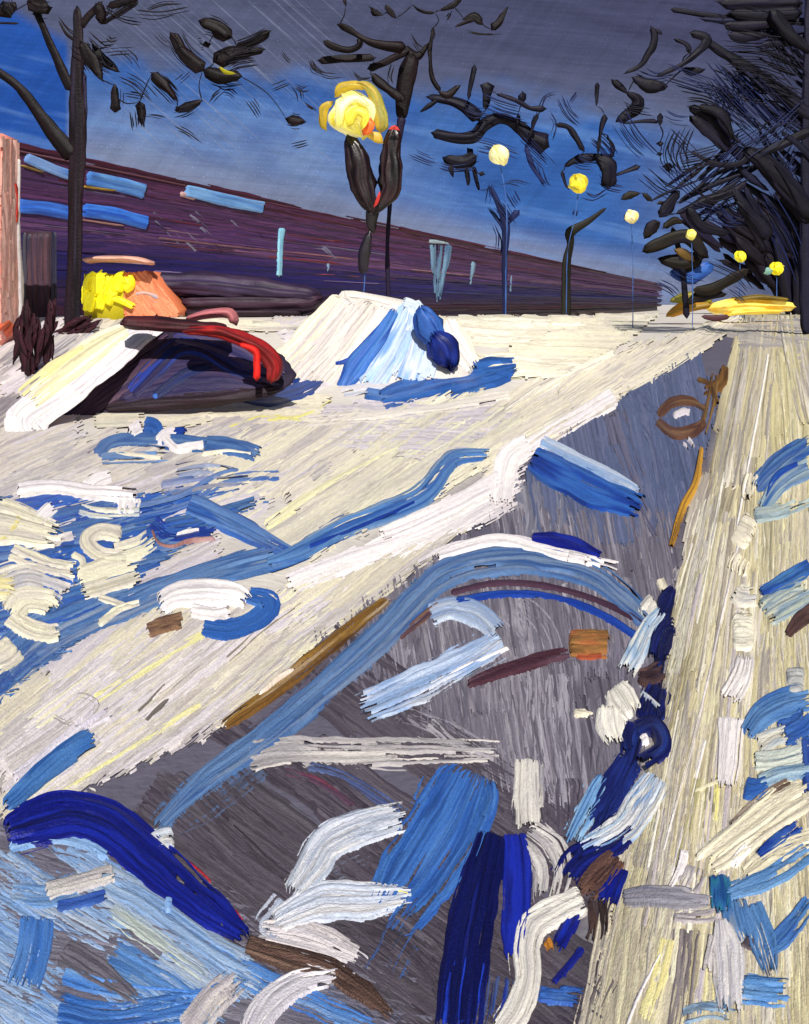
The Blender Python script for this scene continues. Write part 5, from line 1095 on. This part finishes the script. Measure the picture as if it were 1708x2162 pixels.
# big tree on the right
D5 = 60.0
t5 = thing('dark_tree', 'big dark tree filling the right edge with crossing boughs', 'tree', tree_origin(1712, 640, D5))
part('trunk', t5, M_BARK, [([(1712, -40), (1706, 200), (1704, 420), (1706, 600), (1712, 704)], [24, 26, 30, 40, 44], ['#16131e', '#1c1a30', '#121020'])], D=D5, sides=18)
for p, w in [([(1484, 80), (1530, 112), (1600, 160), (1720, 250)], [14, 18, 26, 34]), ([(1630, 25), (1665, 70), (1715, 110)], [30, 28, 20]), ([(1578, 318), (1620, 350), (1665, 400), (1715, 460)], [24, 40, 44, 50]), ([(1575, 325), (1620, 318), (1660, 300), (1715, 275)], [16, 18, 18, 20]), ([(1318, 155), (1352, 138), (1376, 105), (1382, 75), (1376, 56)], [6, 10, 16, 16, 12]), ([(1390, 160), (1440, 135), (1482, 100), (1490, 80), (1460, 70)], [6, 10, 16, 20, 16]),
             ([(1430, 450), (1490, 425), (1550, 405), (1572, 385)], [10, 24, 16, 12]), ([(1550, 400), (1580, 450), (1620, 530)], [16, 26, 24]), ([(1452, 440), (1480, 478), (1535, 492)], [24, 22, 16]), ([(1460, 320), (1510, 345), (1560, 345), (1585, 325)], [6, 12, 12, 16]), ([(1520, 270), (1545, 310), (1580, 345)], [20, 26, 16]), ([(1655, 420), (1690, 500), (1712, 600)], [20, 36, 40])]:
    part('bough', t5, M_BARK, [(p, w, BLKB)], D=D5 + rng.normal() * .5, sides=14, groove=.14, wob=6)
br = [([(1525, 8), (1600, 6), (1690, 5)], [20, 26, 20]), ([(1540, 28), (1600, 32), (1690, 28)], [14, 26, 26]), ([(1530, 52), (1570, 56), (1630, 50)], [14, 22, 16]), ([(1536, 72), (1570, 78), (1620, 74)], [12, 22, 10]), ([(1418, 20), (1460, 26), (1525, 36)], [9, 10, 12]), ([(1340, 165), (1370, 180), (1402, 182)], [14, 30, 20]), ([(1442, 145), (1460, 150), (1485, 145)], [10, 16, 8]), ([(1292, 168), (1305, 180), (1322, 196)], [12, 13, 8]), ([(1325, 195), (1345, 212), (1335, 235), (1305, 255)], [10, 24, 26, 16]), ([(1455, 225), (1500, 250), (1540, 310)], [14, 26, 10]), ([(1460, 245), (1495, 275), (1535, 320)], [14, 24, 10]), ([(1475, 225), (1520, 240), (1548, 290)], [12, 24, 12]), ([(1425, 82), (1450, 95), (1455, 112)], [6, 9, 12]), ([(1385, 62), (1395, 72)], 8),
      ([(1394, 240), (1393, 262)], 10), ([(1393, 300), (1394, 305)], 14), ([(1392, 322), (1393, 328)], 12), ([(1402, 352), (1418, 352)], 18), ([(1395, 455), (1412, 430), (1432, 405)], [20, 22, 14]), ([(1560, 430), (1600, 470), (1620, 500)], [20, 30, 30]), ([(1318, 260), (1350, 256), (1390, 255)], [4, 6, 10])]
part('crown', t5, M_BARK, [(p, w, BLKB, D_(D=D5 + rng.normal() * .6, dr=.35 if np.max(w) > 40 else None)) for p, w in br],
     [(p, w, NVY if i % 2 else BLKB, D_(D=D5 + rng.normal() * .6, k=max(4, int(w / 5)))) for i, (p, w) in enumerate([([(1500, 110), (1600, 120), (1700, 150)], 60), ([(1480, 130), (1560, 220), (1640, 300)], 70), ([(1600, 160), (1660, 200), (1710, 230)], 40), ([(1570, 330), (1640, 280), (1710, 215)], 40), ([(1580, 300), (1640, 250), (1700, 250)], 26), ([(1395, 335), (1450, 390), (1480, 420)], 26), ([(1430, 345), (1480, 335), (1530, 320)], 40), ([(1480, 400), (1540, 350), (1580, 330)], 60), ([(1460, 400), (1500, 420), (1560, 400)], 30), ([(1600, 400), (1660, 500), (1700, 600)], 60), ([(1560, 410), (1610, 480), (1640, 540)], 40),
       ([(1440, 430), (1510, 450), (1560, 470)], 30), ([(1410, 270), (1440, 300), (1470, 330)], 20), ([(1390, 235), (1420, 250), (1460, 255)], 20), ([(1300, 215), (1330, 230), (1390, 240)], 14), ([(1530, 90), (1620, 90), (1700, 80)], 36), ([(1520, 170), (1540, 210), (1560, 260)], 50), ([(1340, 150), (1380, 165), (1430, 160)], 20), ([(1480, 540), (1560, 580), (1600, 620)], 20), ([(1530, 600), (1560, 620), (1580, 640)], 16), ([(1640, 330), (1680, 400), (1700, 440)], 30), ([(1300, 240), (1340, 300), (1380, 340)], 40), ([(1420, 180), (1500, 200), (1600, 260)], 50), ([(1540, 120), (1620, 200), (1700, 280)], 60), ([(1440, 260), (1420, 320), (1440, 380)], 50), ([(1500, 360), (1560, 300), (1620, 260)], 50), ([(1490, 150), (1590, 190), (1690, 210)], 60), ([(1600, 340), (1650, 380), (1690, 330)], 60), ([(1560, 40), (1640, 60), (1700, 60)], 60), ([(1400, 150), (1460, 170), (1520, 190)], 40), ([(1350, 360), (1400, 400), (1450, 420)], 30), ([(1500, 420), (1540, 460), (1600, 470)], 50), ([(1620, 60), (1660, 120), (1700, 170)], 60)])], D=D5, sides=18, groove=.16, wob=8)

m_ = MB()
for po, an, wd, le, de in [([(1560, 380), (1640, 330), (1720, 300), (1720, 560), (1640, 520), (1580, 450)], 40, 15, 120, 1.3), ([(1560, 150), (1720, 60), (1720, 330), (1640, 260)], 32, 9, 130, .9), ([(1400, 380), (1560, 300), (1600, 420), (1480, 480)], -30, 8, 110, .9), ([(1440, 170), (1600, 180), (1640, 320), (1480, 280)], 48, 8, 120, .8), ([(1500, -10), (1720, -10), (1720, 90), (1540, 70)], 5, 16, 120, 1.3)]:
    mass(m_, po, an, wd, le, ['#0e0c18', '#141428', '#1a1c3c'], D5 + .8, de, .5)
m_.build('inner_crown', M_BARK, parent=t5)
m_ = MB(); twig_net(m_, [p for p, w in br], [(1484, 80), (1600, 160), (1578, 318), (1620, 350), (1382, 75), (1440, 135), (1550, 400), (1430, 450), (1490, 425), (1680, 5)], BLKB, D5); m_.build('twig_sprays', M_BARK, parent=t5)
# far thicket behind the last lamps
D6 = 172.0
t6 = thing('dark_thicket', 'dense black thicket of trees behind the last two yellow lamps', 'trees', tree_origin(1640, 640, D6))
m_ = MB()
mass(m_, [(1478, 478), (1560, 470), (1640, 450), (1720, 420), (1720, 690), (1680, 660), (1640, 625), (1600, 600), (1560, 575), (1520, 545), (1480, 520)], 38, 24, 110, ['#120c14', '#1a1220', '#181430'], D6 + 6, 3.4, 2)
mass(m_, [(1520, 470), (1640, 470), (1710, 560), (1710, 640), (1640, 600), (1540, 530)], 40, 26, 100, ['#100a12', '#160e1a'], D6 + 4, 2.4, 1)
m_.build('crown', M_BARK, parent=t6)
part('trunk', t6, M_BARK, [([(1690, 560), (1694, 670)], [30, 40], BLKB)], D=D6 + 2)
part('trunk', t6, M_BARK, [([(1640, 500), (1660, 600), (1676, 668)], [20, 30, 30], BLKB)], D=D6 + 3)

# ---- lamps
def lamp(u, v, D, r, label, globe_cols, pole, group='lit lamps in a row', glow=M_LIT, extra=True):
    b = at(pole[-1][0], HY, D); b[2] = terrain(b[0], b[1])
    L_ = thing('street_lamp', label, 'lamp', b, group)
    part('globe', L_, glow, [([(u - r * .25, v - r * .55), (u, v), (u + r * .2, v + r * .6)], [r * 1.6, r * 2.0, r * 1.5], globe_cols, D_(dr=r * D / F * .9, step=max(1.5, r / 9)))], D=D, sides=28, groove=.05, wob=r * .3)
    p = pole + [(pole[-1][0], HY - (b[2] - CAMZ) * F / D)]
    part('pole', L_, M_METAL, [(p, max(1.3, 90 / D), ['#3c60a4', '#4468ac', '#34589c'])], D=D + .15, sides=8, groove=.05)
    return L_
LD = 33.5
L1 = lamp(745, 243, LD, 50, 'big glowing yellow lamp on a dark post forked like a letter V', ['#e8d848', '#f0e468', '#f4ecb0', '#e0cc3c'], [(752, 286), (772, 400), (784, 440), (778, 520), (770, 580), (768, 640)])
part('arm', L1, M_METAL, [([(736, 292), (752, 330), (764, 395), (782, 440)], [20, 40, 46, 22], ['#140a0e', '#241218', '#0e080a'])], D=LD - .1, sides=20, groove=.3, wob=4)
part('arm', L1, M_METAL, [([(833, 272), (826, 330), (824, 395), (808, 425), (788, 446)], [28, 42, 40, 28, 16], ['#140a0e', '#2c1216', '#0e080a'])], D=LD - .1, sides=20, groove=.3, wob=5)
part('arm_tip', L1, M_CAR, [([(822, 272), (832, 268), (842, 274)], [6, 10, 6], ['#c02020', '#d8443c', '#901818'])], D=LD - .5)
part('arm_tip', L1, M_CAR, [([(802, 404), (796, 425), (790, 436)], [5, 8, 4], ['#b82c28', '#d84038'])], D=LD - .4)
part('lower_post', L1, M_METAL, [([(788, 438), (784, 470), (788, 490)], [26, 20, 14], BLK), ([(780, 490), (770, 530), (766, 575)], [12, 26, 22], ['#140c14', '#1e1422'])], D=LD, sides=14)
part('globe_swirl', L1, M_LIT, [([(716, 268), (722, 225), (750, 207), (778, 222)], [14, 20, 16, 10], ['#f4ecc0', '#f0e468'], D_(dr=.12)), ([(735, 265), (750, 235), (772, 245), (765, 270)], [16, 18, 16, 12], ['#e8d848', '#d8c43c'], D_(dr=.12))], D=LD - .85, sides=14, groove=.14)
part('halo_strokes', L1, M_LIT, [([(708, 202), (722, 186), (752, 180), (768, 186)], [12, 20, 18, 10], ['#a88c28', '#b89c30', '#8c7424'], D_(dr=.15)), ([(752, 176), (772, 180), (790, 200), (802, 240), (804, 275)], [8, 16, 22, 30, 26], ['#a88c28', '#8c8840', '#b89430'], D_(dr=.15)), ([(700, 215), (684, 230), (682, 262), (688, 274)], [10, 20, 14, 6], ['#b09428', '#98801e'], D_(dr=.12)), ([(775, 282), (795, 290), (806, 300)], [14, 26, 12], ['#b89430', '#c8a838'], D_(dr=.12))], D=LD - .1, sides=14, groove=.14, wob=5)  # the lamp's halo, painted as glowing olive strokes around the globe
part('amber_patch', L1, M_LIT, [([(782, 250), (778, 268), (768, 284)], [18, 22, 14], ['#e05c20', '#e87434', '#d84c18'], D_(dr=.12))], D=LD - .55, sides=14, wob=4)
lamp(1054, 327, 43, 22, 'pale yellow lamp, second of the row, under the wavy branch', ['#ece090', '#f2eab4', '#e0cc60'], [(1056, 348), (1066, 400), (1070, 470), (1068, 560)])
lamp(1220, 387, 54, 21, 'round golden lamp, third of the row, at the small hooked tree', ['#e8cc20', '#f0dc38', '#a89c30', '#d8b818'], [(1220, 410), (1214, 460), (1200, 520), (1196, 600)])
lamp(1332, 457, 75, 15, 'pale yellow lamp, fourth of the row, against plain blue sky', ['#ece49c', '#f0dcb0', '#e4d468'], [(1333, 475), (1336, 560)])
lamp(1459, 495, 84, 12, 'small yellow lamp just above the ragged pine', ['#e8d850', '#f0e888'], [(1460, 508), (1462, 580)])
lamp(1563, 541, 130, 12, 'small bright yellow lamp in front of the dark tree, left of the last', ['#e4d41c', '#f0e438'], [(1562, 552), (1562, 600)])
LL_ = lamp(1640, 566, 160, 14, 'last lamp of the row, bright yellow with a teal side', ['#e4d018', '#f0e030'], [(1640, 580), (1640, 610)])
part('shade', LL_, M_ICE_AND_SHADE, [([(1614, 576), (1622, 572), (1630, 570)], [12, 18, 14], ['#4c8ca8', '#80a890'])], D=159)

# ---- yellow lit pavilion at the end of the path
YD = 95.0
o = at(1590, 655, YD)
pv = thing('low_pavilion', 'low glowing yellow pavilion on the horizon at the end of the path', 'building', [o[0], YD, 0.4])
part('lit_front', pv, M_LIT, [([(1500, 652), (1560, 644), (1620, 646), (1672, 648)], [26, 28, 26, 18], ['#e8c038', '#f0d468', '#d8a428', '#f0dc80'], D_(dr=1.2)), ([(1530, 662), (1580, 656), (1650, 656)], [10, 16, 12], ['#e8cc50', '#dcae34'], D_(dr=1.2))], D=YD, sides=22, groove=.16, wob=8)
part('roof', pv, M_WALL, [([(1545, 632), (1600, 628), (1660, 632)], [8, 12, 8], ['#8c7424', '#6c5a24', '#a88c30'], D_(dr=1.4))], D=YD, sides=14, groove=.14, wob=4)
part('side_wing', pv, M_DULL, [([(1412, 666), (1440, 650), (1500, 640)], [14, 24, 20], ['#c48420', '#a87424', '#8c7028'], D_(dr=1.0)), ([(1420, 636), (1455, 626), (1500, 634)], [12, 22, 18], ['#6c6420', '#8c8430', '#4c4a20'], D_(dr=1.0))], D=YD + 1, sides=16, groove=.14, wob=5)
o = at(1510, 672, 60)
st_ = thing('doorstep', 'small dark maroon step at the foot of the yellow pavilion', 'step', [o[0], 60, terrain(o[0], 60)])
part('slab', st_, M_WALL, [([(1482, 668), (1510, 672), (1540, 668)], [8, 14, 10], ['#3a1c24', '#4c2830'])], D=60, sides=12)

# ------------------------------------------------------------------ sky and light
SUN_EL, SUN_AZ = math.radians(43), math.radians(174)      # azimuth measured from +Y towards +X
w = bpy.data.worlds.new('World'); scn.world = w; w.use_nodes = True
nt = w.node_tree; nd = nt.nodes; ln = nt.links
bg = nd['Background']
tc = nd.new('ShaderNodeTexCoord'); sp = nd.new('ShaderNodeSeparateXYZ'); ln.new(tc.outputs['Generated'], sp.inputs[0])
def mth(op, a, b=None, c=None, clamp=False):
    n = nd.new('ShaderNodeMath'); n.operation = op; n.use_clamp = clamp
    for i, x in enumerate((a, b, c)):
        if x is None: continue
        if isinstance(x, (int, float)): n.inputs[i].default_value = x
        else: ln.new(x, n.inputs[i])
    return n.outputs[0]
yy = mth('MAXIMUM', sp.outputs['Y'], .08)
su = mth('ADD', mth('MULTIPLY', mth('DIVIDE', sp.outputs['X'], yy), 1.9), .854)       # kilo-units
sv = mth('SUBTRACT', .64, mth('MULTIPLY', mth('DIVIDE', sp.outputs['Z'], yy), 1.9))
def sstep(a, b, x):
    n = nd.new('ShaderNodeMapRange'); n.interpolation_type = 'SMOOTHSTEP'
    n.inputs['From Min'].default_value = a; n.inputs['From Max'].default_value = b
    ln.new(x, n.inputs['Value']); return n.outputs['Result']
def brush(rot, su_len, sv_len, detail=3):
    cb = nd.new('ShaderNodeCombineXYZ'); ln.new(su, cb.inputs[0]); ln.new(sv, cb.inputs[1])
    m1 = nd.new('ShaderNodeMapping'); m1.inputs['Rotation'].default_value = (0, 0, math.radians(rot)); ln.new(cb.outputs[0], m1.inputs['Vector'])
    m2 = nd.new('ShaderNodeMapping'); m2.inputs['Scale'].default_value = (1 / su_len, 1 / sv_len, 1); ln.new(m1.outputs[0], m2.inputs['Vector'])
    n = nd.new('ShaderNodeTexNoise'); n.inputs['Scale'].default_value = 1; n.inputs['Detail'].default_value = detail; ln.new(m2.outputs[0], n.inputs['Vector'])
    return n.outputs['Fac']
def mixc(f, a, b):
    n = nd.new('ShaderNodeMix'); n.data_type = 'RGBA'
    ln.new(f, n.inputs['Factor'])
    for nm, x in ((6, a), (7, b)):
        if isinstance(x, str): n.inputs[nm].default_value = (*lin(x), 1)
        else: ln.new(x, n.inputs[nm])
    return n.outputs[2]
streak = brush(-4, .30, .006); bands_ = brush(-14, .45, .035, 4); hatch2 = brush(52, .25, .02, 3); diag = brush(-42, .30, .0045); blot = brush(0, .12, .10); speck = brush(0, .004, .004, 1)
wob_ = mth('ADD', sv, mth('MULTIPLY', mth('SUBTRACT', blot, .5), .14))
top = mixc(sstep(0, 1.5, su), '#5c627e', '#4c4e6c')
slate = mixc(sstep(.05, .34, sv), top, '#6c7492')
line = mth('ADD', mth('MULTIPLY', su, .10), .10)
bl = sstep(-.04, .05, mth('SUBTRACT', wob_, line))
blue_c = mixc(sstep(.1, .9, su), '#4a74b8', '#4270b8')
blue_c = mixc(mth('MULTIPLY', mth('MULTIPLY', sstep(.12, .30, mth('SUBTRACT', sv, mth('MULTIPLY', su, .08))), mth('SUBTRACT', 1.0, sstep(.6, 1.1, su))), .85), blue_c, '#829ac4')
blue_c = mixc(mth('MULTIPLY', sstep(.33, .62, blot), .35), blue_c, '#2c509c')
fade = mth('MULTIPLY', bl, mth('SUBTRACT', 1.0, mth('MULTIPLY', sstep(1.25, 1.5, su), .62)))
c1 = mixc(fade, slate, blue_c)
c1 = mixc(mth('MULTIPLY', sstep(.44, .72, mth('ADD', sv, mth('MULTIPLY', mth('SUBTRACT', 1.2, su), .28))), .65), c1, '#7c86a8')
left = mth('MULTIPLY', mth('SUBTRACT', 1.0, sstep(.135, .15, su)), sstep(.02, .06, mth('ADD', sv, mth('MULTIPLY', mth('SUBTRACT', .06, su), .6))))
roof_t = mth('SUBTRACT', mth('SUBTRACT', .64, mth('MULTIPLY', mth('SUBTRACT', 1.59, su), .2194)), sv)
c1 = mixc(mth('MULTIPLY', mth('SUBTRACT', 1.0, sstep(.0, .07, roof_t)), .8), c1, '#8a92ae')
c1 = mixc(left, c1, '#2c58ac')
c1 = mixc(mth('MULTIPLY', sstep(.50, .66, bands_), mth('MULTIPLY', bl, .4)), c1, '#6c90c4')
c1 = mixc(mth('MULTIPLY', sstep(1.40, 1.72, su), .6), c1, '#282844')
hat = mth('MULTIPLY', sstep(.55, .68, diag), mth('MULTIPLY', sstep(.16, .3, su), mth('SUBTRACT', 1.0, sstep(.55, .9, su))))
c1 = mixc(mth('MULTIPLY', hat, .55), c1, '#8c93ac')
val = mth('ADD', mth('ADD', .12, mth('ADD', mth('MULTIPLY', bands_, .62), mth('MULTIPLY', hatch2, .34))), mth('ADD', mth('MULTIPLY', streak, .36), mth('ADD', mth('MULTIPLY', speck, .14), mth('MULTIPLY', sstep(.68, .76, speck), .55))))
vm = nd.new('ShaderNodeVectorMath'); vm.operation = 'SCALE'; ln.new(c1, vm.inputs[0]); ln.new(val, vm.inputs['Scale'])
sk = nd.new('ShaderNodeTexSky'); sk.sky_type = 'NISHITA'; sk.sun_disc = False; sk.sun_elevation = SUN_EL; sk.sun_rotation = SUN_AZ
hi = nd.new('ShaderNodeVectorMath'); hi.operation = 'SCALE'; ln.new(sk.outputs[0], hi.inputs[0]); hi.inputs['Scale'].default_value = .05
upm = mth('MAXIMUM', sstep(.42, .75, sp.outputs['Z']), sstep(.1, -.35, sp.outputs['Y']))  # unseen sky overhead and behind the camera, brightened to add blue fill
fin = nd.new('ShaderNodeMix'); fin.data_type = 'RGBA'; ln.new(upm, fin.inputs['Factor']); ln.new(vm.outputs[0], fin.inputs[6]); ln.new(hi.outputs[0], fin.inputs[7])
ln.new(fin.outputs[2], bg.inputs['Color']); bg.inputs['Strength'].default_value = 1.0

sl = bpy.data.lights.new('sun', 'SUN'); sl.energy = 4.3; sl.angle = math.radians(.5); sl.color = (1, .965, .90)
so = bpy.data.objects.new('sun', sl); col.objects.link(so)
from mathutils import Vector
dirv = Vector((math.sin(SUN_AZ) * math.cos(SUN_EL), math.cos(SUN_AZ) * math.cos(SUN_EL), math.sin(SUN_EL)))
so.rotation_euler = dirv.to_track_quat('Z', 'Y').to_euler(); so.location = dirv * 60

cam = bpy.data.cameras.new('camera'); co = bpy.data.objects.new('camera', cam); col.objects.link(co)
co.location = (0, 0, CAMZ); co.rotation_euler = (math.pi / 2, 0, 0)
cam.sensor_fit = 'HORIZONTAL'; cam.sensor_width = 36; cam.lens = 36 * F / 1708
cam.shift_y = -(1080.5 - HY) / 1708
# level camera with a lens shift keeps every post upright
cam.clip_start = .1; cam.clip_end = 3000
scn.camera = co
scn.view_settings.view_transform = 'Standard'; scn.view_settings.look = 'None'
scn.view_settings.exposure = .12; scn.view_settings.gamma = 1
scn.cycles.max_bounces = 4; scn.cycles.diffuse_bounces = 2
